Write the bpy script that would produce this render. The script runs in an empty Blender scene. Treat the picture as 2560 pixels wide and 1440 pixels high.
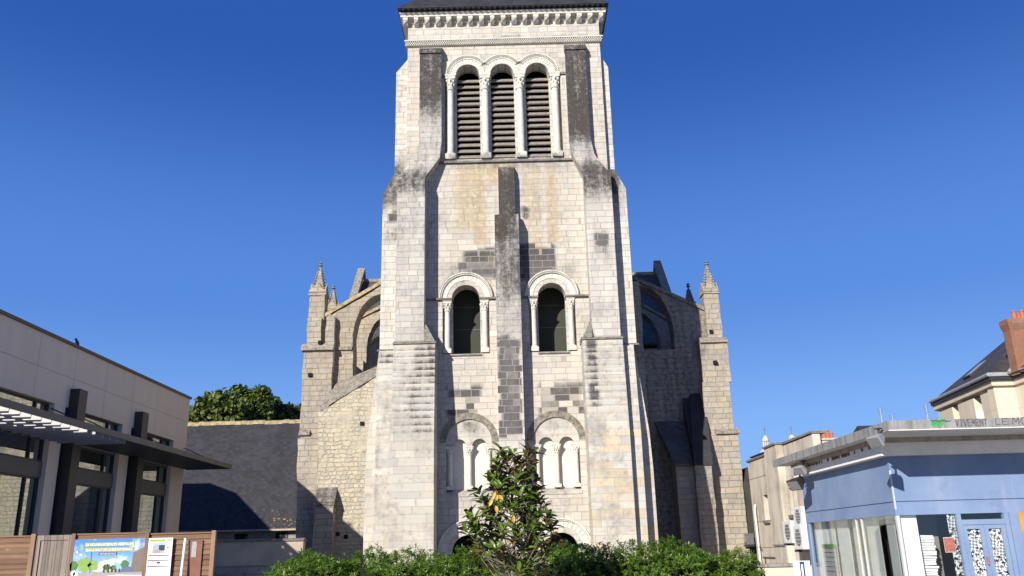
import bpy, bmesh, math, random
import numpy as np
from mathutils import Vector, Matrix, noise
from mathutils.geometry import tessellate_polygon

S = bpy.context.scene
C = S.collection
# ------------------------------------------------------------------ camera, sky, sun, exposure
EYE = 1.6
FOC, TILT, ROLL = 2119.0, math.radians(17.05), 0.0255      # focal length in photo pixels (2560 wide)
AF = Vector((0, math.cos(TILT), math.sin(TILT)))
R0 = Vector((1, 0, 0)); U0 = Vector((0, -math.sin(TILT), math.cos(TILT)))
AR = R0 * math.cos(ROLL) - U0 * math.sin(ROLL)
AU = U0 * math.cos(ROLL) + R0 * math.sin(ROLL)
cd = bpy.data.cameras.new("camera"); cam = bpy.data.objects.new("camera", cd); C.objects.link(cam)
cd.sensor_width = 36; cd.lens = FOC / 2560 * 36; cd.clip_start = 0.1; cd.clip_end = 3000
M3 = Matrix((AR, AU, -AF)).transposed()
cam.matrix_world = Matrix.Translation((0, 0, EYE)) @ M3.to_4x4()
S.camera = cam

SUN = Vector((0.60, 1.0, -0.49)).normalized()             # direction the light travels
W = bpy.data.worlds.new("World"); S.world = W; W.use_nodes = True
nt = W.node_tree; nt.nodes.clear()
sky = nt.nodes.new("ShaderNodeTexSky"); sky.sky_type = 'NISHITA'; sky.sun_disc = False
sky.sun_elevation = math.asin(-SUN.z); sky.sun_rotation = math.atan2(-SUN.x, -SUN.y)
sky.air_density = 1.0; sky.dust_density = 0.25; sky.ozone_density = 2.2; sky.altitude = 0
hs = nt.nodes.new("ShaderNodeHueSaturation"); hs.inputs['Saturation'].default_value = 1.12; hs.inputs['Hue'].default_value = 0.508
bg = nt.nodes.new("ShaderNodeBackground"); bg.inputs[1].default_value = 0.072
wo = nt.nodes.new("ShaderNodeOutputWorld")
tc = nt.nodes.new("ShaderNodeTexCoord"); sxyz = nt.nodes.new("ShaderNodeSeparateXYZ"); nt.links.new(tc.outputs['Generated'], sxyz.inputs[0])
rp = nt.nodes.new("ShaderNodeValToRGB"); rp.color_ramp.interpolation = 'EASE'
def sky_stop(i, p, c):
    e = rp.color_ramp.elements[i] if i < 2 else rp.color_ramp.elements.new(p)
    e.position = p; e.color = (*c, 1)
sky_stop(0, 0.0, (2.9, 5.4, 10.0)); sky_stop(1, 1.0, (.06, .35, 2.0)); sky_stop(2, .10, (2.0, 4.3, 9.5)); sky_stop(3, .28, (.92, 2.6, 7.6)); sky_stop(4, .55, (.21, 1.05, 4.6))
mxs = nt.nodes.new("ShaderNodeMix"); mxs.data_type = 'RGBA'; mxs.inputs[0].default_value = 0.85
nt.links.new(sxyz.outputs[2], rp.inputs[0]); nt.links.new(sky.outputs[0], hs.inputs['Color'])
nt.links.new(hs.outputs[0], mxs.inputs[6]); nt.links.new(rp.outputs[0], mxs.inputs[7])
nt.links.new(mxs.outputs[2], bg.inputs[0]); nt.links.new(bg.outputs[0], wo.inputs[0])
sl = bpy.data.lights.new("sun", 'SUN'); sl.energy = 5.0; sl.angle = math.radians(0.5); sl.color = (1.0, 0.945, 0.85)
so = bpy.data.objects.new("sun", sl); C.objects.link(so)
so.rotation_euler = SUN.to_track_quat('-Z', 'Y').to_euler(); so.location = (-40, -60, 40)
S.view_settings.view_transform = 'Standard'; S.view_settings.look = 'None'
S.view_settings.exposure = 0.5; S.view_settings.gamma = 1.0
S.view_settings.use_curve_mapping = False
S.cycles.max_bounces = 6; S.cycles.use_denoising = True

# ------------------------------------------------------------------ helpers
def ray(px, py):
    return AF * FOC + AR * (px - 1280) - AU * (py - 720)
def at(px, py, Y):
    """photo pixel -> (X, Z) on the plane y = Y"""
    d = ray(px, py); t = Y / d.y
    return d.x * t, d.z * t + EYE
def atX(px, py, X):
    """photo pixel -> (Y, Z) on the plane x = X"""
    d = ray(px, py); t = X / d.x
    return d.y * t, d.z * t + EYE
def aX(px, py, Y): return at(px, py, Y)[0]
def aZ(px, py, Y): return at(px, py, Y)[1]
def pts(l, Y): return [at(a, b, Y) for a, b in l]

class MB:
    def __init__(s): s.v = []; s.f = []; s.m = []
    def add(s, vs, fs, mi=0):
        o = len(s.v); s.v += [tuple(v) for v in vs]
        for f in fs: s.f.append(tuple(o + i for i in f)); s.m.append(mi)
        return s
    def box(s, x0, x1, y0, y1, z0, z1, mi=0):
        return s.frustum((x0, x1, y0, y1), z0, (x0, x1, y0, y1), z1, mi)
    def frustum(s, a, z0, b, z1, mi=0):
        vs = [(a[0], a[2], z0), (a[1], a[2], z0), (a[1], a[3], z0), (a[0], a[3], z0),
              (b[0], b[2], z1), (b[1], b[2], z1), (b[1], b[3], z1), (b[0], b[3], z1)]
        return s.add(vs, [(3, 2, 1, 0), (4, 5, 6, 7), (0, 1, 5, 4), (1, 2, 6, 5), (2, 3, 7, 6), (3, 0, 4, 7)], mi)
    def prism(s, poly, a, b, fn, holes=(), mi=0):
        loops = [list(poly)] + [list(h) for h in holes]
        n = sum(len(l) for l in loops)
        flat = [p for l in loops for p in l]
        vs = [fn(p[0], p[1], a) for p in flat] + [fn(p[0], p[1], b) for p in flat]
        fs = []
        if not holes and len(poly) == 4: fs += [(0, 1, 2, 3), (4, 5, 6, 7)]
        else:
            for t in tessellate_polygon([[Vector((p[0], p[1], 0)) for p in l] for l in loops]):
                fs.append(tuple(t)); fs.append(tuple(n + i for i in t))
        o = 0
        for l in loops:
            k = len(l)
            for i in range(k):
                j = (i + 1) % k; fs.append((o + i, o + j, n + o + j, n + o + i))
            o += k
        return s.add(vs, fs, mi)
    def py(s, poly, y0, y1, holes=(), mi=0): return s.prism(poly, y0, y1, lambda a, b, t: (a, t, b), holes, mi)
    def px(s, poly, x0, x1, holes=(), mi=0): return s.prism(poly, x0, x1, lambda a, b, t: (t, a, b), holes, mi)
    def pz(s, poly, z0, z1, holes=(), mi=0): return s.prism(poly, z0, z1, lambda a, b, t: (a, b, t), holes, mi)
    def slab(s, q, n, mi=0):
        """quad q (4 points) thickened by vector n"""
        q = [Vector(p) for p in q]; n = Vector(n)
        return s.add(q + [p + n for p in q], [(0, 1, 2, 3), (7, 6, 5, 4), (0, 4, 5, 1), (1, 5, 6, 2), (2, 6, 7, 3), (3, 7, 4, 0)], mi)
    def lathe(s, cx, cy, prof, n=14, mi=0, a0=0.0):
        vs = []; fs = []; k = len(prof)
        for r, z in prof:
            for i in range(n):
                a = a0 + 2 * math.pi * i / n; vs.append((cx + r * math.cos(a), cy + r * math.sin(a), z))
        for j in range(k - 1):
            for i in range(n):
                i2 = (i + 1) % n; fs.append((j * n + i, j * n + i2, (j + 1) * n + i2, (j + 1) * n + i))
        fs.append(tuple(range(n - 1, -1, -1))); fs.append(tuple((k - 1) * n + i for i in range(n)))
        return s.add(vs, fs, mi)
    def tube(s, P, rad, n=6, mi=0):
        P = [Vector(p) for p in P]
        if not hasattr(rad, '__len__'): rad = [rad] * len(P)
        vs = []; fs = []; k = len(P)
        for i, p in enumerate(P):
            d = (P[min(i + 1, k - 1)] - P[max(i - 1, 0)]).normalized()
            a = d.orthogonal().normalized() if i == 0 else (a - d * a.dot(d)).normalized()
            b = d.cross(a)
            for j in range(n):
                t = 2 * math.pi * j / n; vs.append(p + (a * math.cos(t) + b * math.sin(t)) * rad[i])
        for i in range(k - 1):
            for j in range(n):
                j2 = (j + 1) % n; fs.append((i * n + j, i * n + j2, (i + 1) * n + j2, (i + 1) * n + j))
        fs.append(tuple(range(n - 1, -1, -1))); fs.append(tuple((k - 1) * n + i for i in range(n)))
        return s.add(vs, fs, mi)
    def ring(s, xc, zs, r0, r1, y0, y1, a0=0, a1=180, n=13, gap=0.012, mi=0):
        """arch of n wedge stones between two radii, angles in degrees from +X"""
        for i in range(n):
            A = math.radians(a0 + (a1 - a0) * i / n) + gap / (r0 + r1); B = math.radians(a0 + (a1 - a0) * (i + 1) / n) - gap / (r0 + r1)
            m = (A + B) / 2
            o = [(xc + r * math.cos(t), zs + r * math.sin(t)) for r, t in ((r0, A), (r1, A), (r1, m), (r1, B), (r0, B), (r0, m))]
            s.py(o, y0, y1, mi=mi)
        return s
    def build(s, name, mats, parent=None, grid=None, weather=None, smooth=False, label=None, bevel=0):
        me = bpy.data.meshes.new(name)
        off = Vector(parent_loc(parent)) if parent else Vector((0, 0, 0))
        me.from_pydata([(v[0] - off.x, v[1] - off.y, v[2] - off.z) for v in s.v], [], s.f)
        if not isinstance(mats, (list, tuple)): mats = [mats]
        for m in mats: me.materials.append(m)
        me.polygons.foreach_set('material_index', s.m)
        bm = bmesh.new(); bm.from_mesh(me)
        bmesh.ops.recalc_face_normals(bm, faces=bm.faces)
        if grid:
            lo = [min(v.co[i] for v in bm.verts) for i in range(3)]; hi = [max(v.co[i] for v in bm.verts) for i in range(3)]
            for ax in (0, 2):
                n = int((hi[ax] - lo[ax]) / grid)
                for i in range(1, n + 1):
                    p = [0, 0, 0]; p[ax] = lo[ax] + (hi[ax] - lo[ax]) * i / (n + 1) + 0.0007; nn = [0, 0, 0]; nn[ax] = 1
                    bmesh.ops.bisect_plane(bm, geom=bm.verts[:] + bm.edges[:] + bm.faces[:], plane_co=p, plane_no=nn, dist=1e-5)
        if grid and grid <= .3 and any(m.name in ('weathered_old_stone', 'patched_rubble') for m in mats):
            for v in bm.verts:
                w_ = v.co + off; v.co += noise.noise_vector(w_ * 1.9) * .045 + noise.noise_vector(w_ * 6.0) * .022
        if smooth:
            for f in bm.faces: f.smooth = True
        bm.to_mesh(me); bm.free()
        if weather is not None:
            n = len(me.vertices); co = np.empty(n * 3, np.float32); me.vertices.foreach_get('co', co); co = co.reshape(n, 3) + np.array(off)
            at_ = me.color_attributes.new('weather', 'FLOAT_COLOR', 'POINT')
            at_.data.foreach_set('color', weather(co).astype(np.float32).ravel())
        o = bpy.data.objects.new(name, me); C.objects.link(o)
        if parent: o.parent = parent
        elif off.length: o.location = off
        if label: o['label'] = label
        if smooth and hasattr(me, 'set_sharp_from_angle'): me.set_sharp_from_angle(angle=math.radians(40))
        if bevel:
            b = o.modifiers.new('edge', 'BEVEL'); b.width = bevel; b.segments = 2; b.limit_method = 'ANGLE'
        return o
def parent_loc(p):
    l = Vector((0, 0, 0))
    while p is not None: l += p.location; p = p.parent
    return l
def tag(o, label, cat, group=None, kind=None):
    o['label'] = label; o['category'] = cat
    if group: o['group'] = group
    if kind: o['kind'] = kind
    return o
def thing(name, loc, label, cat, group=None):
    o = bpy.data.objects.new(name, None); C.objects.link(o); o.location = loc; o.empty_display_size = 0.3
    return tag(o, label, cat, group)
def copy_child(o, dx, dy, dz, parent, label=None):
    c = o.copy(); C.objects.link(c); c.parent = parent
    c.location = o.location + Vector((dx, dy, dz))
    return c

# ------------------------------------------------------------------ materials
class NT:
    """tiny node-graph writer"""
    def __init__(s, name):
        s.mat = bpy.data.materials.new(name); s.mat.use_nodes = True; s.t = s.mat.node_tree
        s.b = s.t.nodes['Principled BSDF']
    def n(s, typ, **kw):
        nd = s.t.nodes.new('ShaderNode' + typ)
        for k, v in kw.items(): setattr(nd, k, v)
        return nd
    def set(s, sock, v):
        if isinstance(v, bpy.types.NodeSocket): s.t.links.new(v, sock)
        else: sock.default_value = v
    def math(s, op, a, b=0.0, c=None, clamp=False):
        nd = s.n('Math', operation=op, use_clamp=clamp); s.set(nd.inputs[0], a); s.set(nd.inputs[1], b)
        if c is not None: s.set(nd.inputs[2], c)
        return nd.outputs[0]
    def mix(s, f, a, b, blend='MIX'):
        nd = s.n('Mix', data_type='RGBA', blend_type=blend); s.set(nd.inputs[0], f)
        s.set(nd.inputs[6], a if isinstance(a, bpy.types.NodeSocket) else (*a, 1)); s.set(nd.inputs[7], b if isinstance(b, bpy.types.NodeSocket) else (*b, 1))
        return nd.outputs[2]
    def ss(s, x, a, b):
        nd = s.n('MapRange', interpolation_type='SMOOTHSTEP'); s.set(nd.inputs[0], x); nd.inputs[1].default_value = a; nd.inputs[2].default_value = b
        return nd.outputs[0]
    def noise(s, scale, detail=3, rough=.55, vec=None, dim='3D'):
        nd = s.n('TexNoise', noise_dimensions=dim); nd.inputs['Scale'].default_value = scale; nd.inputs['Detail'].default_value = detail; nd.inputs['Roughness'].default_value = rough
        if vec is not None: s.t.links.new(vec, nd.inputs['Vector'])
        return nd.outputs[0]
    def pos(s): return s.n('NewGeometry').outputs['Position']
    def out(s, col, rough=.8, bump=None, bstr=.3, bdist=.02, spec=.3):
        s.set(s.b.inputs['Base Color'], col if isinstance(col, bpy.types.NodeSocket) else (*col, 1)); s.set(s.b.inputs['Roughness'], rough)
        s.b.inputs['Specular IOR Level'].default_value = spec
        if bump is not None:
            b = s.n('Bump'); b.inputs['Strength'].default_value = bstr; b.inputs['Distance'].default_value = bdist
            s.t.links.new(bump, b.inputs['Height']); s.t.links.new(b.outputs[0], s.b.inputs['Normal'])
        return s.mat

def plain(name, col, rough=.7, var=.25, scale=3, spec=.3, bump=.15, metal=0, fine=40):
    g = NT(name); P = g.pos()
    a = g.noise(scale, 4, .6, P); b = g.noise(fine, 3, .6, P)
    k = g.math('ADD', g.math('MULTIPLY', a, .7), g.math('MULTIPLY', b, .3))
    lo = tuple(c * (1 - var) for c in col); hi = tuple(min(1, c * (1 + var)) for c in col)
    g.b.inputs['Metallic'].default_value = metal
    return g.out(g.mix(g.ss(k, .25, .75), lo, hi), rough, b if bump else None, bump, .01, spec)

def masonry(name, base, grey, warm, mortar, h=.28, L=.52, w=.012, mamt=.55, rubble=0.0, dirt=.25, gvar=.5, plaster=0.0):
    g = NT(name); P = g.pos()
    sp = g.n('SeparateXYZ'); g.t.links.new(P, sp.inputs[0])
    N = g.n('SeparateXYZ'); g.t.links.new(g.n('NewGeometry').outputs['Normal'], N.inputs[0])
    sx = g.math('GREATER_THAN', g.math('ABSOLUTE', N.outputs[0]), g.math('ABSOLUTE', N.outputs[1]))
    u = g.math('ADD', g.math('MULTIPLY', sp.outputs[1], sx), g.math('MULTIPLY', sp.outputs[0], g.math('SUBTRACT', 1, sx)))
    z = sp.outputs[2]
    n2 = g.n('CombineXYZ'); g.t.links.new(z, n2.inputs[2])
    wob = g.noise(.9, 1, .5, n2.outputs[0])
    wv = g.noise(1.7 if not rubble else 3.0, 2, .5, P)
    vv = g.math('ADD', g.math('DIVIDE', z, h), g.math('MULTIPLY', wob, 1.3))
    vv = g.math('ADD', vv, g.math('MULTIPLY', g.math('SUBTRACT', wv, .5), .06 + rubble))
    row = g.math('FLOOR', vv); fv = g.math('FRACT', vv)
    wn = g.n('TexWhiteNoise', noise_dimensions='1D'); g.t.links.new(row, wn.inputs['W'])
    rs = g.n('SeparateColor'); g.t.links.new(wn.outputs['Color'], rs.inputs[0])
    uw = g.n('CombineXYZ'); g.t.links.new(u, uw.inputs[0]); g.t.links.new(row, uw.inputs[1])
    jit = g.noise(1.3, 1, .5, uw.outputs[0])
    uu = g.math('ADD', g.math('DIVIDE', g.math('ADD', u, g.math('MULTIPLY', rs.outputs[0], 9.0)), g.math('MULTIPLY', g.math('ADD', .75, g.math('MULTIPLY', rs.outputs[1], .5)), L)), g.math('MULTIPLY', jit, 1.6))
    if rubble: uu = g.math('ADD', uu, g.math('MULTIPLY', g.noise(4.0, 2, .5, P), rubble * 1.5))
    cell = g.math('FLOOR', uu); fu = g.math('FRACT', uu)
    du = g.math('MULTIPLY', g.math('MINIMUM', fu, g.math('SUBTRACT', 1, fu)), L)
    dv = g.math('MULTIPLY', g.math('MINIMUM', fv, g.math('SUBTRACT', 1, fv)), h)
    mm = g.math('SUBTRACT', 1, g.ss(g.math('MINIMUM', du, dv), w * .45, w * 1.1))
    cc = g.n('CombineXYZ'); g.t.links.new(cell, cc.inputs[0]); g.t.links.new(row, cc.inputs[1])
    w2 = g.n('TexWhiteNoise', noise_dimensions='2D'); g.t.links.new(cc.outputs[0], w2.inputs['Vector'])
    br = g.n('SeparateColor'); g.t.links.new(w2.outputs['Color'], br.inputs[0])
    at_ = g.n('Attribute', attribute_name='weather'); ac = g.n('SeparateColor'); g.t.links.new(at_.outputs['Color'], ac.inputs[0])
    Rk, Gk, Bk, Ak = ac.outputs[0], ac.outputs[1], ac.outputs[2], at_.outputs['Alpha']
    mpz = g.n('Mapping'); g.t.links.new(P, mpz.inputs['Vector']); mpz.inputs['Scale'].default_value = (2.6, 2.6, .22)
    stk = g.noise(1.0, 4, .6, mpz.outputs[0])
    Rk = g.math('MULTIPLY', Rk, g.math('ADD', .35, g.math('MULTIPLY', stk, 1.3)))
    big = g.noise(.7, 4, .6, P); mid = g.noise(5, 4, .65, P); fine = g.noise(26, 3, .7, P); spk = g.noise(60, 2, .6, P)
    col = g.mix(g.math('MULTIPLY', br.outputs[0], gvar), base, grey)
    col = g.mix(g.math('MULTIPLY', g.ss(br.outputs[1], .35, .95), g.math('ADD', .16, g.math('MULTIPLY', Bk, 1.5)), clamp=True), col, warm)
    tone = g.math('ADD', .80, g.math('ADD', g.math('MULTIPLY', br.outputs[2], .18), g.math('MULTIPLY', fine, .2)))
    tn = g.n('CombineColor'); [g.t.links.new(tone, tn.inputs[i]) for i in range(3)]
    col = g.mix(1.0, col, tn.outputs[0], 'MULTIPLY')
    if plaster:
        pm = g.math('MULTIPLY', g.ss(g.math('ADD', big, g.math('MULTIPLY', g.math('SUBTRACT', mid, .5), .5)), .44, .60), plaster)
        mm = g.math('MULTIPLY', mm, g.math('SUBTRACT', 1, pm))
        col = g.mix(g.math('MULTIPLY', pm, .75), col, tuple(x * .97 for x in warm))
        dk = g.ss(g.math('ADD', g.math('MULTIPLY', mid, .7), g.math('MULTIPLY', fine, .45)), .62, .82)
        col = g.mix(g.math('MULTIPLY', dk, .55), col, (.20, .17, .13))
    # overall light dirt
    col = g.mix(g.math('MULTIPLY', g.ss(g.math('ADD', big, g.math('MULTIPLY', mid, .5)), .72, 1.05), dirt * 1.6, clamp=True), col, (.27, .26, .25))
    col = g.mix(g.math('MULTIPLY', mm, mamt), col, mortar)
    # erosion pits
    col = g.mix(g.math('MULTIPLY', g.ss(g.math('ADD', mid, g.math('MULTIPLY', spk, .4)), .84, .97), .5), col, (.22, .2, .18))
    # ochre lichen
    och = g.math('MULTIPLY', Gk, g.ss(g.math('ADD', mid, g.math('MULTIPLY', fine, .6)), .55, .88))
    col = g.mix(g.math('MULTIPLY', och, 1.0, clamp=True), col, (.42, .29, .12))
    # single sooty blocks
    kb = g.math('MULTIPLY', g.math('MULTIPLY', g.math('SUBTRACT', g.math('MULTIPLY', Ak, 1.25), g.math('MULTIPLY', br.outputs[1], .80)), 2.2, clamp=True), g.math('SUBTRACT', 1, g.math('MULTIPLY', mm, .85)))
    kb = g.math('MULTIPLY', kb, g.math('ADD', .55, g.math('ADD', g.math('MULTIPLY', mid, .55), g.math('MULTIPLY', fine, .2))), clamp=True)
    col = g.mix(g.math('MULTIPLY', kb, 1.15, clamp=True), col, (.070, .064, .060))
    # grey and black crust, which also deepens the right aisle's shade
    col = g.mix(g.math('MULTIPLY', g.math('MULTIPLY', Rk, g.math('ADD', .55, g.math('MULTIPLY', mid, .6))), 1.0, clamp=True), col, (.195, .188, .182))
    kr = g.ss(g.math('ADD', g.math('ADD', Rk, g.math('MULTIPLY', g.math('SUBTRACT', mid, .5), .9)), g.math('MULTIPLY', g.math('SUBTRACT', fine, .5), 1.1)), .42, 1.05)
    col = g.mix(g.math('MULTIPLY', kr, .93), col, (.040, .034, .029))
    sd_ = g.math('MULTIPLY', g.ss(stk, .50, .74), g.math('MULTIPLY', g.ss(mid, .35, .65), dirt))
    col = g.mix(g.math('MULTIPLY', sd_, .75), col, (.21, .20, .19))
    ws = g.math('MULTIPLY', g.ss(g.noise(19, 3, .7, P), .60, .70), g.ss(Rk, .3, .9))
    col = g.mix(g.math('MULTIPLY', ws, .42), col, (.36, .35, .33))
    hgt = g.math('SUBTRACT', g.math('ADD', g.math('MULTIPLY', fine, .5), g.math('MULTIPLY', br.outputs[2], .35)), mm)
    return g.out(col, .9, hgt, .45 if not rubble else .8, .018 if not rubble else .04, .15)

STONE = masonry('limestone_ashlar', (0.573, 0.532, 0.464), (0.419, 0.410, 0.400), (0.546, 0.460, 0.337), (0.182, 0.164, 0.146), w=.016, mamt=.55, dirt=.42)
STONE_BIG = masonry('limestone_old', (0.546, 0.510, 0.437), (0.400, 0.396, 0.391), (0.528, 0.437, 0.309), (0.255, 0.228, 0.200), h=.31, L=.80, w=.013, mamt=.42, dirt=.5, plaster=.25)
STONE_OLD = masonry('weathered_old_stone', (0.428, 0.382, 0.314), (0.309, 0.296, 0.273), (0.428, 0.359, 0.255), (0.200, 0.173, 0.146), h=.27, L=.50, w=.02, mamt=.42, rubble=.20, dirt=.6, gvar=.8, plaster=.55)
RUBBLE = masonry('patched_rubble', (0.482, 0.441, 0.355), (0.382, 0.364, 0.337), (0.510, 0.455, 0.346), (0.273, 0.237, 0.182), h=.20, L=.30, w=.03, mamt=.38, rubble=1.0, dirt=.45, plaster=.95)
g = NT('carved_limestone'); P = g.pos()
k1 = g.noise(3, 4, .6, P); k2 = g.noise(30, 3, .6, P)
at_ = g.n('Attribute', attribute_name='weather'); ac = g.n('SeparateColor'); g.t.links.new(at_.outputs['Color'], ac.inputs[0])
cc_ = g.mix(g.ss(k1, .35, .75), (.60, .565, .49), (.46, .445, .41))
cc_ = g.mix(g.math('MULTIPLY', g.ss(g.math('ADD', g.math('ADD', ac.outputs[0], g.math('MULTIPLY', g.math('SUBTRACT', k1, .5), 1.0)), g.math('MULTIPLY', g.math('SUBTRACT', k2, .5), .8)), .35, .9), .85), cc_, (.11, .10, .09))
CARVED = g.out(cc_, .85, k2, .35, .015, .15)
WHITE_STONE = plain('pale_dressed_stone', (.59, .555, .48), .85, .10, 2)
DARK_LEDGE = plain('sooty_ledge_stone', (.17, .155, .14), .9, .45, 4)
OLD_DARK = plain('lichen_dark_stone', (.20, .18, .15), .9, .6, 6)
PINN = plain('lichened_pinnacle_stone', (.25, .22, .185), .9, .6, 5, bump=.5)
LOUVRE = plain('weathered_louvre_wood', (.225, .205, .18), .75, .3, 6)
LOUVRE_B = plain('rust_brown_wood', (.20, .11, .05), .8, .4, 6)
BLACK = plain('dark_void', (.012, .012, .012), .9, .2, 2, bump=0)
OLIVE = plain('dark_window_board', (.042, .044, .030), .7, .2, 1.2)
PALE_SEAM = plain('pale_seam', (.16, .16, .14), .7, .1, 2)

def slate_mat(name, col, h=.16, L=.22, lich=.0):
    g = NT(name); P = g.pos(); sp = g.n('SeparateXYZ'); g.t.links.new(P, sp.inputs[0])
    br = g.n('TexBrick'); br.inputs['Scale'].default_value = 1; br.inputs['Brick Width'].default_value = L; br.inputs['Row Height'].default_value = h
    br.inputs['Mortar Size'].default_value = .006; br.inputs['Mortar Smooth'].default_value = .3; br.inputs['Bias'].default_value = 0
    br.inputs['Color1'].default_value = (*[c * .72 for c in col], 1); br.inputs['Color2'].default_value = (*[c * 1.25 for c in col], 1); br.inputs['Mortar'].default_value = (*[c * .4 for c in col], 1)
    cb = g.n('CombineXYZ'); g.t.links.new(g.math('ADD', sp.outputs[0], g.math('MULTIPLY', sp.outputs[1], .35)), cb.inputs[0]); g.t.links.new(sp.outputs[2], cb.inputs[1]); g.t.links.new(cb.outputs[0], br.inputs['Vector'])
    a = g.noise(1.2, 4, .6, P); b = g.noise(14, 4, .7, P)
    c = g.mix(g.math('MULTIPLY', g.ss(a, .4, .8), .5), br.outputs[0], tuple(min(1, x * 1.6) for x in col))
    c = g.mix(g.math('MULTIPLY', g.ss(b, .66, .78), .35 + lich), c, (.22, .20, .17))
    c = g.mix(g.math('MULTIPLY', g.ss(g.noise(5.5, 3, .75, P), .70, .74), .6), c, (.16, .155, .15))
    return g.out(c, g.math('ADD', .45, g.math('MULTIPLY', a, .25)), g.math('ADD', br.outputs[1], b), .35, .012, .4)
SLATE = slate_mat('roof_slate', (.031, .031, .036))
SLATE_OLD = slate_mat('old_mossy_slate', (.075, .072, .068), lich=.35)
SLATE_B = slate_mat('brown_slate', (.055, .047, .042))

def wood(name, col, axis=0, board=.14, var=.35, gap=True):
    g = NT(name); P = g.pos(); sp = g.n('SeparateXYZ'); g.t.links.new(P, sp.inputs[0])
    v = sp.outputs[2] if axis == 0 else sp.outputs[0]
    b = g.math('DIVIDE', v, board); row = g.math('FLOOR', b); fr = g.math('FRACT', b)
    wn = g.n('TexWhiteNoise', noise_dimensions='1D'); g.t.links.new(row, wn.inputs['W'])
    mp = g.n('Mapping'); g.t.links.new(P, mp.inputs['Vector']); mp.inputs['Scale'].default_value = (1.2, 1.2, 22) if axis == 0 else (22, 22, 1.2)
    gr = g.noise(1.6, 4, .65, mp.outputs[0]); kn = g.noise(3, 3, .6, P)
    k = g.math('ADD', g.math('MULTIPLY', wn.outputs['Value'], .35), g.math('ADD', g.math('MULTIPLY', gr, .5), g.math('MULTIPLY', kn, .3)))
    c = g.mix(g.ss(k, .25, .85), tuple(x * (1 - var) for x in col), tuple(x * (1 + var) for x in col))
    e = g.math('SUBTRACT', 1, g.ss(g.math('MINIMUM', fr, g.math('SUBTRACT', 1, fr)), .02, .07))
    c = g.mix(g.math('MULTIPLY', e, .7 if gap else 0), c, tuple(x * .2 for x in col))
    c = g.mix(g.math('MULTIPLY', g.ss(kn, .66, .74), .3), c, (.4, .36, .3))
    return g.out(c, .75, g.math('SUBTRACT', gr, e), .3, .01, .25)
FENCE_WOOD = wood('brown_fence_boards', (.170, .098, .060), 0, .125)
GATE_WOOD = wood('grey_gate_boards', (.20, .165, .14), 2, .16)
POST_WOOD = wood('fence_post_wood', (.22, .14, .085), 2, .5, gap=False)

def glass_mat(name, tint=(.02, .03, .03), rough=.02, refl=.55, fk=.8):
    g = NT(name)
    gl = g.n('BsdfGlossy'); gl.inputs['Roughness'].default_value = rough; gl.inputs['Color'].default_value = (.9, .95, .93, 1)
    tr = g.n('BsdfTransparent'); tr.inputs[0].default_value = (*tint, 1)
    mx = g.n('MixShader'); fr = g.n('Fresnel'); fr.inputs[0].default_value = 1.5
    f2 = g.math('ADD', g.math('MULTIPLY', fr.outputs[0], fk), refl, clamp=True)
    g.t.links.new(f2, mx.inputs[0]); g.t.links.new(tr.outputs[0], mx.inputs[1]); g.t.links.new(gl.outputs[0], mx.inputs[2])
    o = [n for n in g.t.nodes if n.type == 'OUTPUT_MATERIAL'][0]; g.t.links.new(mx.outputs[0], o.inputs[0]); g.t.nodes.remove(g.b)
    return g.mat
GLASS_OFFICE = glass_mat('reflective_green_glass', (.16, .30, .26), .01, .40)
GLASS_SHOP = glass_mat('shop_glass', (.97, .98, .975), .02, .03, .3)

# ------------------------------------------------------------------ ground
g = NT('paved_square'); P = g.pos()
bk = g.n('TexBrick'); bk.inputs['Scale'].default_value = 1; bk.inputs['Brick Width'].default_value = .6; bk.inputs['Row Height'].default_value = .4; bk.inputs['Mortar Size'].default_value = .008
bk.inputs['Color1'].default_value = (.27, .25, .22, 1); bk.inputs['Color2'].default_value = (.32, .30, .27, 1); bk.inputs['Mortar'].default_value = (.16, .15, .13, 1)
g.t.links.new(P, bk.inputs['Vector'])
PAVE = g.out(g.mix(g.math('MULTIPLY', g.ss(g.noise(.4, 4, .6, P), .4, .8), .4), bk.outputs[0], (.2, .19, .17)), .85)
o = MB().add([(-900, -300, 0), (900, -300, 0), (900, 1500, 0), (-900, 1500, 0)], [(0, 1, 2, 3)]).build('ground', PAVE)
o['kind'] = 'structure'; o['label'] = 'paved square between the buildings'

# ------------------------------------------------------------------ church
CH = thing('church', (0, 35, 0), 'old pale limestone church with a tall belfry tower and flying buttresses behind the hedge', 'church')
SP = []
def spot(x0, y0, x1, y1, ch, amp, Y=34.8, soft=14, ya=0, yb=200, softy=None):
    X0, Z1 = at(x0, (y0 + y1) / 2, Y)[0], aZ((x0 + x1) / 2, y0, Y); X1, Z0 = at(x1, (y0 + y1) / 2, Y)[0], aZ((x0 + x1) / 2, y1, Y)
    SP.append((X0, X1, Z0, Z1, soft * Y / 2119 * 1.05, (softy or soft) * Y / 2119 * 1.05, 'RGBA'.index(ch), amp, ya, yb))
def weather(co, base=(0, 0, 0, 0)):
    w = np.tile(np.array(base, float), (len(co), 1))
    for X0, X1, Z0, Z1, sx, sz, ch, amp, ya, yb in SP:
        dx = np.maximum(np.maximum(X0 - co[:, 0], co[:, 0] - X1), 0) / sx
        dz = np.maximum(np.maximum(Z0 - co[:, 2], co[:, 2] - Z1), 0) / sz
        k = np.clip(1 - np.sqrt(dx * dx + dz * dz), 0, 1) * amp * ((co[:, 1] > ya) & (co[:, 1] < yb))
        w[:, ch] = np.maximum(w[:, ch], k)
    return w
def wth(*base): return lambda co: weather(co, base)
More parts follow.
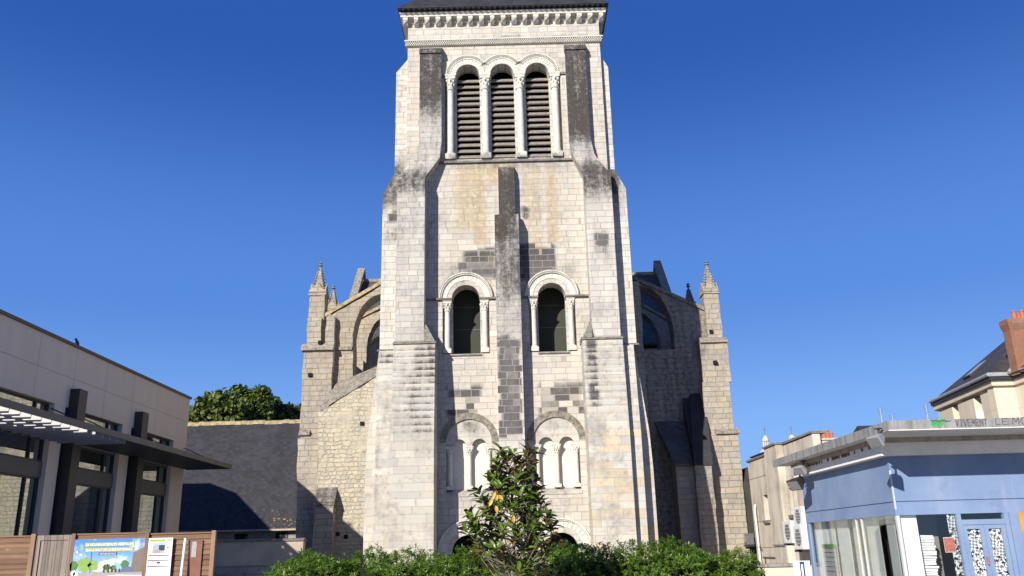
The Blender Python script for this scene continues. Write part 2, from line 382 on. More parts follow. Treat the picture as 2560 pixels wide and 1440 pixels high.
# grey and black crusts, ochre runs, sooty single stones as they lie on the facade
spot(1040, 118, 1112, 250, 'R', .95, soft=90, softy=150, yb=34.97)
spot(1040, 118, 1112, 420, 'R', .35, soft=60, yb=34.97)
spot(1405, 112, 1490, 330, 'R', .98, soft=60, softy=110, yb=34.97)
spot(1000, 448, 1072, 480, 'R', .85, soft=40, softy=70, yb=34.9)
spot(1000, 470, 1068, 640, 'R', .42, soft=30, softy=240, yb=34.9)
spot(1452, 432, 1535, 475, 'R', .92, soft=40, softy=90, yb=34.9)
spot(955, 415, 1003, 500, 'R', .8, soft=20, softy=60, ya=34.7)
spot(970, 525, 1000, 550, 'A', .6, soft=8, ya=34.7); spot(970, 575, 995, 600, 'R', .6, soft=20, ya=34.7)
spot(1235, 416, 1292, 600, 'R', 1.0, soft=6, softy=80, yb=34.95)
spot(1235, 600, 1305, 720, 'R', .78, soft=10, softy=160, yb=34.9)
spot(1240, 740, 1305, 870, 'R', .5, soft=10, softy=90, yb=34.9)
spot(1040, 300, 1110, 440, 'R', .45, soft=40, softy=120, yb=34.97); spot(1405, 330, 1500, 430, 'R', .55, soft=40, softy=120, yb=34.97)
spot(1100, 640, 1130, 700, 'R', .3, soft=30, ya=34.95); spot(1100, 400, 1240, 520, 'R', .22, soft=30, softy=200, ya=34.95, yb=35.1); spot(1300, 400, 1440, 540, 'R', .25, soft=30, softy=200, ya=34.95, yb=35.1)
spot(1100, 880, 1240, 1100, 'R', .22, soft=20, ya=34.95, yb=35.1); spot(1310, 880, 1465, 1100, 'R', .22, soft=20, ya=34.95, yb=35.1)
spot(990, 870, 1090, 1090, 'R', .3, soft=10, yb=34.3); spot(1455, 860, 1560, 1000, 'R', .25, soft=20, yb=34.3)
spot(980, 1090, 1090, 1160, 'R', .3, soft=10, softy=120, yb=34.3)
spot(1150, 412, 1175, 560, 'G', .7, soft=22); spot(1190, 412, 1208, 600, 'G', .8, soft=16); spot(1226, 410, 1240, 450, 'G', .8, soft=16); spot(1250, 410, 1285, 425, 'G', .9, soft=12)
spot(1322, 412, 1345, 620, 'G', .55, soft=20); spot(1375, 412, 1388, 600, 'G', .7, soft=16)
spot(1140, 450, 1240, 590, 'R', .28, soft=40, ya=34.95); spot(1300, 450, 1400, 600, 'R', .28, soft=40, ya=34.95)
spot(1120, 396, 1420, 412, 'R', .55, soft=16, ya=34.95)
spot(1160, 628, 1238, 688, 'A', .82, soft=20, ya=34.95); spot(1300, 618, 1378, 682, 'A', .9, soft=20, ya=34.95)
spot(1130, 660, 1236, 690, 'R', .55, soft=24, ya=34.95); spot(1320, 655, 1440, 682, 'R', .45, soft=24, ya=34.95)
spot(1306, 515, 1322, 545, 'A', .8, soft=8, ya=34.95)
spot(1250, 862, 1300, 1085, 'A', .85, soft=9, softy=16, yb=34.9); spot(1262, 862, 1285, 1085, 'R', .55, soft=22, softy=60, yb=34.9)
spot(1055, 870, 1090, 960, 'R', .62, soft=28, yb=34.3); spot(1040, 960, 1075, 1085, 'R', .5, soft=34, yb=34.3); spot(985, 880, 1060, 1090, 'R', .18, soft=30, yb=34.3)
spot(955, 890, 985, 1060, 'R', .55, soft=10, ya=34.3, yb=35)
spot(1474, 860, 1484, 1020, 'R', .62, soft=16, yb=34.3); spot(1470, 860, 1485, 1010, 'A', .5, soft=6, yb=34.3)
spot(1486, 598, 1512, 650, 'R', .55, soft=20, softy=70, yb=34.9); spot(1482, 598, 1514, 625, 'A', .7, soft=6, yb=34.9)
spot(1125, 975, 1195, 1030, 'A', .55, soft=20, ya=34.95); spot(1350, 960, 1455, 1030, 'A', .6, soft=14, ya=34.95)
spot(1100, 890, 1250, 1000, 'R', .2, soft=30, ya=34.95); spot(1120, 1230, 1250, 1290, 'R', .3, soft=20, ya=34.95); spot(1330, 1230, 1460, 1290, 'R', .32, soft=20, ya=34.95)
spot(1465, 1082, 1660, 1400, 'B', .75, soft=16); spot(1500, 1095, 1565, 1130, 'B', 1.0, soft=20)
spot(1020, 84, 1500, 96, 'R', .34, soft=8); spot(1180, 84, 1300, 90, 'A', .3, soft=6); spot(1350, 78, 1495, 92, 'A', .35, soft=6)
spot(960, 600, 1000, 870, 'B', .35, soft=30, ya=35.1); spot(990, 200, 1016, 420, 'B', .35, soft=10, ya=35.1)
spot(905, 1090, 990, 1400, 'R', .12, soft=20); spot(990, 1150, 1090, 1400, 'R', .14, soft=30)
spot(1160, 1055, 1195, 1075, 'R', .6, soft=10, ya=34.95); spot(1370, 1050, 1420, 1070, 'R', .5, soft=10, ya=34.95)
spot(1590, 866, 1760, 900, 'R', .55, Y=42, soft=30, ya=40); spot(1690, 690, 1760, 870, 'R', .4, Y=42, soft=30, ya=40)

XL3, XR3 = -4.64, 4.45            # tower body, belfry stage
WY = 35.0
ZB = 18.38                        # belfry sill
def arc(xc, zs, r, a0=180, a1=0, n=20):
    return [(xc + r * math.cos(math.radians(a0 + (a1 - a0) * i / n)), zs + r * math.sin(math.radians(a0 + (a1 - a0) * i / n))) for i in range(n + 1)]
bel = [aX(p, 290, WY) for p in (1170, 1257, 1346)]; BR = .545; BZ = aZ(1257, 186, WY) + .02
bl, brr = bel[0] - 1.08, bel[2] + 1.08
belfry_hole = [(bl, ZB), (bl, BZ)] + arc(bel[0], BZ, BR) + arc(bel[1], BZ, BR) + arc(bel[2], BZ, BR) + [(brr, BZ), (brr, ZB)]
win = [aX(1165, 820, WY), aX(1382, 818, WY)]; WR = .60; WZ = 11.93; WZ0 = 9.48; NOOK = 1.0
arcd = [-1.92, aX(1391, 1105, WY)]; AR1 = .94; AZ = 5.78; AZ0 = 3.78
por = [-1.98, aX(1404, 1340, WY)]; PR = .66; PZ = 1.48
holes = [belfry_hole]
for c in win: holes.append([(c - NOOK, WZ0), (c - NOOK, WZ)] + arc(c, WZ, WR) + [(c + NOOK, WZ), (c + NOOK, WZ0)])
for c in arcd: holes.append([(c - AR1, AZ0)] + arc(c, AZ, AR1) + [(c + AR1, AZ0)])
for c in por: holes.append([(c - PR, .05)] + arc(c, PZ, PR) + [(c + PR, .05)])
wallpoly = [(-5.0, 0), (4.6, 0), (4.6, 17.2), (XR3, 17.6), (XR3, 24.376), (XL3, 24.376), (XL3, 17.6), (-5.0, 17.2)]
mb = MB().py(wallpoly, WY, WY + .35, holes)
mb.build('front_wall', STONE, CH, grid=.22, weather=wth(.15, .1, .1, 0))
# inner skin of the wall with its own smaller openings, and the dark inside
mb = MB()
ih = [[(c - BR, ZB)] + arc(c, BZ, BR) + [(c + BR, ZB)] for c in bel] + [[(c - WR, WZ0)] + arc(c, WZ, WR) + [(c + WR, WZ0)] for c in win]
mb.py([(-4.55, 7.2), (4.4, 7.2), (4.4, 24.36), (-4.55, 24.36)], WY + .352, WY + .75, ih)
mb.build('inner_wall', STONE, CH, grid=.4, weather=wth(0, 0, 0, 0))
mb = MB()
mb.box(XL3, XL3 + .6, WY + .36, 44, 17, 24.37).box(XR3 - .6, XR3, WY + .36, 44, 17, 24.37).box(XL3 + .6, XR3 - .6, 43.4, 44, 0, 24.37)
mb.box(-5.0, -4.4, WY + .36, 44, 0, 17.0).box(4.0, 4.6, WY + .36, 44, 0, 17.0)
mb.build('side_wall', STONE_BIG, CH, grid=.6, weather=wth(.2, 0, 0, 0))
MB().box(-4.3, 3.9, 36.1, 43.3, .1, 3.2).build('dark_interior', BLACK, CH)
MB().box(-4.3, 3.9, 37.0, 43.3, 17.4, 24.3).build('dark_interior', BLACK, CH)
for c in win:
    o = MB().box(c - 1.3, c + 1.3, 36.45, 36.5, WZ0 - .6, 13.2).build('window_board', OLIVE, CH)
    m = MB()
    for z in (aZ(1180, 773, 36.7), aZ(1180, 828, 36.7)): m.box(c - 1.3, c + 1.3, 36.44, 36.448, z, z + .022)
    m.build('board_seam', PALE_SEAM, o)
# cornice stage
mb = MB().box(XL3, XR3, WY - .02, 44, 24.62, 25.62)
mb.build('cornice_wall', STONE, CH, grid=.25, weather=wth(.12, 0, .1, 0))
m = MB(); zc = 24.38
m.box(XL3 - .1, XR3 + .1, WY - .05, 44.1, zc, zc + .24)
for r in range(3):
    for i in range(92):
        x = XL3 - .1 + (XR3 - XL3 + .2) * (i + (.5 if r % 2 else 0)) / 92
        m.box(x, x + .05, WY - .14, WY - .05, zc + .012 + r * .075, zc + .012 + r * .075 + .066)
m.box(XL3 - .15, XR3 + .15, WY - .16, 44.15, zc + .243, zc + .30)
m.build('billet_moulding', CARVED, CH)
m = MB().box(XL3 - .32, XR3 + .32, WY - .38, 44.3, 25.79, 25.88)
m.px([(WY - .38, 25.885), (WY - .46, 25.93), (WY - .46, 25.99), (WY + .5, 25.99), (WY + .5, 25.885)], XL3 - .36, XR3 + .36)
m.box(XL3 - .02, XR3 + .02, WY - .06, WY + .5, 25.622, 25.788)
m.build('cornice', CARVED, CH)
rng = random.Random(5)
for i in range(19):
    x = XL3 - .1 + (XR3 - XL3 + .2) * i / 18
    m = MB(); w = .10 + rng.random() * .03
    pr = [(WY - .03, 25.41 + rng.random() * .04), (WY - .17, 25.48), (WY - .30, 25.57 + rng.random() * .04), (WY - .36, 25.67), (WY - .36, 25.787), (WY - .03, 25.787)]
    m.px(pr, x - w, x + w)
    for k in range(3):                       # worn carving on the face of each bracket
        q = rng.random(); m.lathe(x + (k - 1) * .06, WY - .22 - .05 * k, [(.02, 25.50 + .04 * k), (.055 + q * .02, 25.55 + .04 * k), (.02, 25.62 + .04 * k)], 6)
    m.build('corbel', CARVED, CH)
# roof with flared eaves
EX0, EX1, EY0, EY1, EZ = -5.06, 4.90, 34.30, 45.0, 26.06
m = MB(); cxr, cyr = -.1, 39.6
def rr(k): return (EX0 + (cxr - EX0) * k, EX1 + (cxr - EX1) * k, EY0 + (cyr - EY0) * k, EY1 + (cyr - EY1) * k)
m.frustum(rr(0), EZ, rr(.004), EZ + .06); m.frustum(rr(.004), EZ + .061, rr(.13), EZ + .92); m.frustum(rr(.13), EZ + .921, rr(.30), EZ + 2.9); m.frustum(rr(.30), EZ + 2.901, rr(.985), EZ + 14)
ro = m.build('tower_roof', SLATE, CH)
m = MB()
for i in range(38):
    x = EX0 + .25 + (EX1 - EX0 - .5) * i / 37; m.box(x - .05, x + .05, EY0 + .03, WY + .3, EZ - .058, EZ - .002)
for i in range(38):
    y = EY0 + .4 + 10 * i / 37; m.box(EX1 - .5, EX1 - .03, y - .05, y + .05, EZ - .058, EZ - .002); m.box(EX0 + .03, EX0 + .5, y - .05, y + .05, EZ - .058, EZ - .002)
m.build('rafter_end', plain('dark_rafter_wood', (.035, .03, .028), .8, .3), ro)

# belfry arcade
for k, c in enumerate(bel):
    a0, a1 = (0, 180)
    MB().ring(c, BZ, BR, .80, WY - .035, WY + .02, 1, 179, 15).build('belfry_arch', CARVED, CH)
    lim = math.degrees(math.acos(.5 * (bel[1] - bel[0]) / 1.0))
    h0, h1 = (0 if k == 2 else lim), (180 if k == 0 else 180 - lim)
    m = MB().ring(c, BZ, .805, .86, WY - .06, WY + .02, h0, h1, 20, .001).ring(c, BZ, .97, 1.02, WY - .10, WY + .02, h0, h1, 20, .001)
    m.ring(c, BZ, .862, .968, WY - .03, WY + .02, h0, h1, 20, .001)
    n = 52; st = (h1 - h0) / n
    for i in range(0, n): m.ring(c, BZ, .868 if i % 2 else .92, .915 if i % 2 else .965, WY - .09, WY - .031, h0 + st * i, h0 + st * (i + 1), 1, .004)
    m.build('hood_mould', CARVED, CH)
def column(x, y, z0, z1, r, caph, parent, base=.35, aw=.27, name='column', matc=None):
    """column with block, ring base, shaft, leafy capital and slab on top"""
    sh = MB().box(x - r * 1.5, x + r * 1.5, y - r * 1.5, y + r * 1.5, z0, z0 + base * .62)
    sh.lathe(x, y, [(r * 1.42, z0 + base * .625), (r * 1.45, z0 + base * .75), (r * 1.12, z0 + base * .86), (r * 1.25, z0 + base * .94), (r, z0 + base)], 18)
    sh.lathe(x, y, [(r, z0 + base), (r * .99, (z0 + z1) / 2), (r * .95, z1 - caph)], 18)
    so_ = sh.build(name, matc or CARVED, parent, smooth=True, grid=.4, weather=lambda co: np.stack([np.clip((z0 + base - co[:, 2]) * 3, 0, .75) if matc is None and caph > .5 else 0 * co[:, 2], 0 * co[:, 0], 0 * co[:, 0], 0 * co[:, 0]], 1))
    m = MB().lathe(x, y, [(r * .95, z1 - caph), (r * 1.25, z1 - caph + .03), (r * 1.25, z1 - caph + .06), (r * .98, z1 - caph + .08), (r * 1.15, z1 - caph * .55), (aw * .85, z1 - caph * .28)], 16)
    for i in range(8):
        a = math.pi * 2 * i / 8 + .39
        for (q, zz, s) in ((1.2, .62, .045), (1.5, .40, .05)):
            px_, py_ = x + math.cos(a + (q > 1.3) * .39) * r * q, y + math.sin(a + (q > 1.3) * .39) * r * q
            m.lathe(px_, py_, [(.004, z1 - caph * zz - s * 1.6), (s, z1 - caph * zz), (s * .8, z1 - caph * zz + s), (.01, z1 - caph * zz + s * 1.5)], 5)
    m.box(x - aw * .86, x + aw * .86, y - aw * .86, y + aw * .86, z1 - caph * .28, z1 - caph * .16)
    m.frustum((x - aw * .88, x + aw * .88, y - aw * .88, y + aw * .88), z1 - caph * .158, (x - aw, x + aw, y - aw, y + aw), z1 - .03)
    m.box(x - aw, x + aw, y - aw, y + aw, z1 - .03, z1 - .002)
    m.build('capital', CARVED, so_)
    return so_
bc = [bel[0] - .82, (bel[0] + bel[1]) / 2, (bel[1] + bel[2]) / 2, bel[2] + .82]
for x in bc: column(x, WY + .14, ZB + .12, BZ, .155, .78, CH, base=.42, aw=.27)
MB().box(bl - .32, bl, WY - .08, WY + .3, BZ - .12, BZ - .005).build('impost', DARK_LEDGE, CH)
MB().box(brr, brr + .36, WY - .08, WY + .3, BZ - .12, BZ - .005).build('impost', DARK_LEDGE, CH)
m = MB().box(XL3 + 1.2, XR3 - 1.5, WY - .11, WY + .1, ZB - .1, ZB - .004).build('string_course', DARK_LEDGE, CH)
m = MB().box(bl - .02, brr + .02, WY + .02, WY + .34, ZB - .003, ZB + .115); m.build('belfry_sill', STONE_BIG, CH, grid=.3, weather=wth(.5, 0, 0, 0))
for c in bel:
    m = MB(); n = 15; z0 = ZB + .02; dz = (BZ + .12 - z0) / n
    for i in range(n):
        z = z0 + dz * i + random.Random(i * 7 + int(c * 10)).uniform(-.018, .018)
        m.slab([(c - .60, WY + .42, z + .02), (c + .60, WY + .42, z + .02), (c + .60, WY + .60, z + .24), (c - .60, WY + .60, z + .24)], (0, -.02, .022))
    lo = m.build('louvre', LOUVRE, CH)
    m = MB()
    for i in range(n):
        z = z0 + dz * i
        m.slab([(c - .60, WY + .432, z + .018), (c + .60, WY + .432, z + .018), (c + .60, WY + .612, z + .238), (c - .60, WY + .612, z + .238)], (0, .012, -.012))
    m.build('louvre_underside', LOUVRE_B, lo)

# two-light stage: arches, hoods, columns, imposts, sills
for k, c in enumerate(win):
    MB().ring(c, WZ, WR, .80, WY + .14, WY + .22, 1, 179, 13).ring(c, WZ, .802, 1.02, WY - .02, WY + .16, 1, 179, 15, .008).build('window_arch', CARVED, CH)
    m = MB().ring(c, WZ, 1.10, 1.17, WY - .13, WY + .02, 0, 180, 26, .001).ring(c, WZ, 1.022, 1.098, WY - .06, WY + .02, 0, 180, 26, .001)
    for i in range(48): m.ring(c, WZ, 1.03, 1.095, WY - .10, WY - .062, i * 3.75, i * 3.75 + 2.2, 1, 0)
    ringw = lambda co, c=c: np.stack([np.clip((np.hypot(co[:, 0] - c, co[:, 2] - WZ) - 1.09) * 14, 0, 1) * .9, 0 * co[:, 0], 0 * co[:, 0], 0 * co[:, 0]], 1)
    m.build('hood_mould', CARVED, CH, weather=ringw)
    for s in (-1, 1): column(c + s * .80, WY + .13, WZ0 + .05, WZ - .085, .115, .48, CH, base=.30, aw=.2, name='window_column')
    e0, e1 = (-3.75, -.66) if k == 0 else (.42, 3.5)
    MB().box(e0, c - WR + .02, WY - .13, WY + .34, WZ - .08, WZ + .0).build('impost', DARK_LEDGE, CH)
    MB().box(c + WR - .02, e1, WY - .13, WY + .34, WZ - .08, WZ + .0).build('impost', DARK_LEDGE, CH)
    MB().px([(WY - .06, WZ0 - .09), (WY - .06, WZ0 - .03), (WY + 1.2, WZ0 + .16), (WY + 1.2, WZ0 - .09)], c - WR - .05, c + WR + .05).build('window_sill', DARK_LEDGE, CH)
# blind arcades
for k, c in enumerate(arcd):
    MB().ring(c, AZ, AR1 + .005, 1.21, WY - .025, WY + .1, 0, 180, 13, .014).build('relieving_arch', OLD_DARK, CH)
    MB().box(c - AR1 - .05, c + AR1 + .05, WY + .352, WY + .42, AZ0 - .1, AZ + 1.0).build('arcade_back_wall', WHITE_STONE, CH)
    zc_ = AZ - .16; r = .30
    tp = [(c - AR1 + .004, zc_)] + arc(c - .42, zc_, r) + arc(c + .42, zc_, r) + [(c + AR1 - .004, zc_)] + arc(c, AZ, AR1 - .004, 0, 180)
    MB().py(tp, WY + .06, WY + .34).build('tympanum', STONE_BIG, CH, grid=.1, weather=wth(0, 0, 0, 0))
    for s in (-1, 0, 1): column(c + s * .79, WY + .16, AZ0 + .12, zc_, .095, .36, CH, base=.2, aw=.18, name='colonnette')
    MB().px([(WY - .03, AZ0 - .16), (WY - .03, AZ0 - .03), (WY + .34, AZ0 + .12), (WY + .34, AZ0 - .16)], c - AR1 - .02, c + AR1 + .02).build('arcade_sill', STONE_BIG, CH, grid=.3, weather=wth(.3, 0, 0, 0))
for c in por:
    MB().ring(c, PZ, PR, .86, WY + .02, WY + .3, 1, 179, 15).ring(c, PZ, .862, 1.10, WY - .03, WY + .1, 1, 179, 17).build('portal_arch', CARVED, CH)
    m = MB().ring(c, PZ, 1.102, 1.16, WY - .07, WY + .02, 0, 180, 20, .001).ring(c, PZ, 1.162, 1.22, WY - .14, WY + .02, 0, 180, 20, .001)
    for i in range(40): m.ring(c, PZ, 1.11, 1.155, WY - .10, WY - .071, i * 4.5, i * 4.5 + 2.4, 1, 0)
    m.build('hood_mould', CARVED, CH)

# central pier
px0, px1 = -.49, .23
m = MB()
m.px([(34.62, 15.2), (34.62, 17.55), (34.70, 17.72), (34.70, 17.82), (WY + .01, 18.08), (WY + .01, 15.2)], px0, px1)
m.px([(34.30, 0), (34.30, 15.22), (34.63, 15.62), (WY + .01, 15.62), (WY + .01, 0)], -.685, .36)
m.build('central_pier', STONE, CH, grid=.2, weather=wth(.16, 0, 0, 0))

# corner buttresses
def banded(z1, z0, n=13):
    """every set-back course is darker towards its lower edge"""
    def f(co):
        w = weather(co, (.08, 0, .05, 0)); t = (z1 - co[:, 2]) / (z1 - z0) * n; on = (t > 0) & (t < n)
        w[:, 0] = np.where(on, np.clip(w[:, 0] * (.45 + 1.0 * (t % 1)) + .22 * (t % 1) ** 2, 0, 1), w[:, 0]); return w
    return f
def step_profile(y_top, y_bot, z_top, z_bot, yback, n=13, zb=0):
    p = [(yback, z_top)]
    for i in range(n):
        z1 = z_top + (z_bot - z_top) * i / n; z2 = z_top + (z_bot - z_top) * (i + 1) / n
        y1 = y_top + (y_bot - y_top) * i / n; y2 = y_top + (y_bot - y_top) * (i + 1) / n
        p += [(y1 - (y_top - y_bot) / n * .15, z1), (y2 + (y_top - y_bot) / n * .25, z2 + .035), (y2 - .004, z2 + .002)]
    p += [(y_bot - .02, z_bot), (y_bot - .02, zb), (yback, zb)]
    return p
for sd, X in ((-1, dict(u0=-4.03, u1=-3.02, v0=-3.70, v1=-4.90, a0=-3.22, a1=-4.93, c=-5.58, s=-6.06)), (1, dict(u0=3.72, u1=2.76, v0=3.28, v1=4.46, a0=2.84, a1=4.49, c=4.98, s=5.46))):
    f = lambda a, b: (min(a, b), max(a, b))
    b3 = WY - .36
    x0, x1 = f(X['u0'], X['u1'])
    # belfry-stage buttress and its slope down to the wider one below
    m = MB().box(x0, x1, b3, WY + .01, 19.2, 23.78)
    m.px([(b3 - .07, 23.785), (b3 - .07, 23.9), (b3 - .02, 23.98), (b3 - .02, 24.06), (WY + .01, 24.3), (WY + .01, 23.785)], x0 - .02, x1 + .02)
    w0, w1 = f(X['v0'], X['v1']); b2 = WY - .86
    sh = .10 * sd
    m.frustum((x0 - .02 + sh, x1 + .02 + sh, b3 - .06, WY + .01), 18.4, (x0, x1, b3, WY + .01), 19.198)
    m.frustum((w0 + .03, w1 - .03, b2 + .12, WY + .01), 17.28, (x0 - .02 + sh, x1 + .02 + sh, b3 - .06, WY + .01), 18.399)
    m.build('belfry_buttress', STONE, CH, grid=.2, weather=wth(.30, 0, 0, 0))
    m = MB()
    lo_ = 9.82
    m.px([(b2, lo_), (b2, 17.1), (b2 + .2, 17.45), (WY + .01, 17.45), (WY + .01, lo_)], w0, w1)
    if sd > 0: m.box(w0 + .06, w1 - .02, b2 - .03, b2 + .1, lo_, 14.42)
    m.build('front_buttress', STONE, CH, grid=.2, weather=wth(.34 if sd < 0 else .20, 0, .05, 0))
    # ledge and pyramid weathering
    a0, a1 = f(X['a0'], X['a1'])
    m = MB().px([(WY - 1.10, 9.72), (WY - 1.10, 9.77), (WY - .8, 9.9), (WY, 9.9), (WY, 9.72)], a0 - .03, a1 + .03)
    xi = X['v0']; xo = X['a0']
    q0, q1 = f(xi - sd * .02, xo + .0)
    apex = xi
    m.add([(q0, WY - 1.06, 9.8), (q1, WY - 1.06, 9.8), (q1, WY, 9.8), (q0, WY, 9.8), (apex, WY - .72, 10.75), (apex, WY, 10.75)], [(0, 1, 4), (0, 3, 5, 4), (1, 2, 5, 4), (2, 3, 5), (0, 1, 2, 3)])
    m.build('buttress_ledge', OLD_DARK, CH)
    m = MB().px(step_profile(WY - 1.03, WY - 1.42, 9.72, 6.05, WY + .01), a0, a1)
    m.build('stepped_buttress', STONE_BIG, CH, grid=.095, weather=banded(9.72, 6.05))
    # side pier and outer side buttress
    c0, c1 = f(X['a1'] + sd * .002, X['c']); c1b = c1
    m = MB().px(step_profile(WY - .64, WY - 1.06, 9.55, 6.0, 36.5), c0, c1)
    m.build('corner_pier', STONE_BIG, CH, grid=.095, weather=banded(9.55, 6.0))
    xin, xout = X['c'], X['s']
    prof = [(X['v1'], 9.55), (xin + sd * .03, 9.55)]
    for i in range(13):
        t1, t2 = i / 13, (i + 1) / 13; z1, z2 = 9.55 - 3.55 * t1, 9.55 - 3.55 * t2
        dx = (xout - xin) * .82
        prof += [(xin + sd * .03 + dx * t1 + sd * .006, z1), (xin + sd * .03 + dx * (t2 - .2 / 13), z2 + .03), (xin + sd * .03 + dx * t2, z2)]
    prof += [(xin + sd * .03 + (xout - xin) * .82, 6.0), (xout, 4.5), (xout, 0), (X['v1'], 0)]
    MB().py(prof, 34.52, 37.6).build('side_buttress', STONE_BIG, CH, grid=.25, weather=wth(.05, 0, .1, 0))
    s0, s1 = f(X['v1'] - sd * .3, -5.63 if sd < 0 else 5.17)
    e0 = s0 if sd < 0 else s1
    prof = [(X['v1'] - sd * .3, 9.62), (e0, 9.62), (e0, 16.75), (e0 - sd * .45, 17.7), (X['v1'] - sd * .3, 17.7)]
    MB().py(prof, 34.76, 37.4).build('side_buttress', STONE, CH, grid=.22, weather=wth(.04, 0, .15, 0))
    MB().px([(34.44, 9.56), (34.44, 9.61), (34.7, 9.70), (37.5, 9.70), (37.5, 9.56)], min(e0, X['v1']) - .06, max(e0, X['v1']) + .06).build('buttress_ledge', DARK_LEDGE, CH)
    u0, u1 = (-5.20, XL3 + .02) if sd < 0 else (XR3 - .02, 4.80)
    e = u0 if sd < 0 else u1; i_ = u1 if sd < 0 else u0
    MB().py([(i_, 17.6), (e, 17.6), (e, 23.2), (i_ - sd * .0, 23.95)], 35.26, 37.2).build('side_buttress', STONE, CH, grid=.22, weather=wth(.04, 0, .15, 0))
    MB().py([(i_, 9), (e + sd * .9, 9), (e + sd * .9, 20.3), (e + sd * .55, 21.2), (i_, 21.8)], 42.0, 44.2).build('rear_buttress', STONE_BIG, CH, grid=.4, weather=wth(.6, 0, 0, 0))

# ------------------------------------------------------------------ church: aisles, flying buttresses, transept (left then right)
def pxprism(name, poly, Y, depth, mat, parent, grid=.3, w=(0, 0, 0, 0)):
    return MB().py(pts(poly, Y), Y, Y + depth).build(name, mat, parent, grid=grid, weather=wth(*w))
def carc(cx, cy, rx, ry, a0, a1, n=14):
    return [(cx + rx * math.cos(math.radians(a0 + (a1 - a0) * i / n)), cy - ry * math.sin(math.radians(a0 + (a1 - a0) * i / n))) for i in range(n + 1)]
YA = 41.3
# left outer buttress, three set-offs
def zl(y): return aZ(790, y, YA)
xb = [aX(742, 1300, YA), aX(752, 1000, YA), aX(759, 880, YA), aX(832, 900, YA)]
m = MB().box(xb[0], xb[3] - .1, YA, YA + 4, 0, zl(1088)).box(xb[1], xb[3] - .03, YA + .06, YA + 4, zl(1088), zl(876))
m.box(aX(836, 1150, YA) - .3, aX(836, 1150, YA) + .15, YA - .05, YA + 3, 0, zl(1010))
m.build('aisle_buttress', STONE_OLD, CH, grid=.3, weather=wth(.32, .2, .3, 0))
m = MB().px([(YA - .14, zl(1088)), (YA - .14, zl(1082)), (YA + .1, zl(1070)), (YA + 3.9, zl(1070)), (YA + 3.9, zl(1088))], xb[0] - .08, aX(775, 1080, YA)); m.build('set_off', PINN, CH)
m = MB().px([(YA - .1, zl(876)), (YA - .1, zl(871)), (YA + .1, zl(858)), (YA + 3.9, zl(858)), (YA + 3.9, zl(876))], xb[2] - .12, xb[3] + .02)
m.build('set_off', PINN, CH)
def pinnacle(x0, x1, y, z0, zg, zt, mat, cro=True):
    """square shaft, four gables, crocketed spire and finial"""
    w = (x1 - x0); xc = (x0 + x1) / 2; d = w
    p = MB().box(x0, x1, y, y + d, z0, zg)
    p.box(x0 - .05, x1 + .05, y - .05, y + d + .05, zg - .13, zg - .03)
    gh = w * .75
    for t in (0, 1): p.px([(y - .06, zg), (y + d + .06, zg), (y + d / 2, zg + gh)], x0 - .04 + t * (w - .02), x0 + .06 + t * (w - .02))
    for t in (0, 1): p.py([(x0 - .07, zg), (x1 + .07, zg), (xc, zg + gh)], y - .04 + t * (d - .02), y + .06 + t * (d - .02))
    po = p.build('pinnacle', STONE_OLD if mat is PINN else mat, CH, grid=.3, weather=wth(.25, .2, .2, 0))
    sp = MB(); h = zt - zg - .1; r = w * .44
    sp.lathe(xc, y + d / 2, [(r * 1.2, zg + .02), (.05, zt - .3)], 4, a0=math.pi / 4)
    if cro:
        for k in range(9):
            t = (k + .5) / 9.6; rr_ = r * 1.2 * (1 - t) + .05 * t; z = zg + .05 + (zt - .35 - zg) * t; s = .045 + .03 * (1 - t)
            for q in range(4):
                a = math.pi / 4 + q * math.pi / 2
                X_, Y_ = xc + rr_ * math.cos(a), y + d / 2 + rr_ * math.sin(a)
                sp.lathe(X_ + math.cos(a) * s * .5, Y_ + math.sin(a) * s * .5, [(.01, z - s), (s, z), (s * .8, z + s * .6), (.01, z + s)], 5)
    sp.build('spire', mat, po)
    MB().lathe(xc, y + d / 2, [(.05, zt - .32), (.06, zt - .25), (.14, zt - .2), (.06, zt - .14), (.05, zt - .1), (.11, zt - .06), (.03, zt)], 8).build('finial', mat, po)
    return po
pinnacle(aX(768, 800, YA), aX(806, 800, YA), YA + .3, zl(872), zl(728), zl(645), PINN)
m = MB().box(aX(765, 850, YA), aX(800, 850, YA), YA + .12, YA + .9, zl(872), zl(792)); m.build('shaft_base', STONE_OLD, CH, grid=.3, weather=wth(.2, .1, .3, 0))
YB = 47
pinnacle(aX(814, 790, YB), aX(842, 790, YB), YB, aZ(828, 900, YB), aZ(828, 772, YB), aZ(828, 709, YB), PINN)
# flying buttresses, left: body with curved underside and sloping coping
body = [(806, 800), (956, 712)] + [(956, 735)] + carc(958, 850, 76, 116, 92, 180, 16) + [(882, 975), (806, 975)]
pxprism('flying_buttress', body, YA + .45, 1.1, STONE_OLD, CH, .25, (.3, .3, .15, 0))
YD = YA + .45
def coping(p, q, Y, th, dep, mat=PINN, name='coping'):
    a = at(*p, Y); b = at(*q, Y)
    d = Vector((b[0] - a[0], b[1] - a[1])).normalized(); nrm = Vector((-d.y, d.x)) * th
    if nrm.y < 0: nrm = -nrm
    return MB().py([a, b, (b[0] + nrm.x, b[1] + nrm.y), (a[0] + nrm.x, a[1] + nrm.y)], Y - .1, Y + dep).build(name, mat, CH)
OCHRE_COPE = plain('ochre_lichened_coping', (.33, .26, .15), .9, .55, 5, bump=.5)
coping((803, 799), (957, 709), YD, .17, 1.3, OCHRE_COPE)
MB().ring(*at(958, 850, YD), at(1034, 850, YD)[0] - at(958, 850, YD)[0] - .02, at(1034, 850, YD)[0] - at(958, 850, YD)[0] + .12, YD - .05, YD + .1, 95, 180, 8, .02)
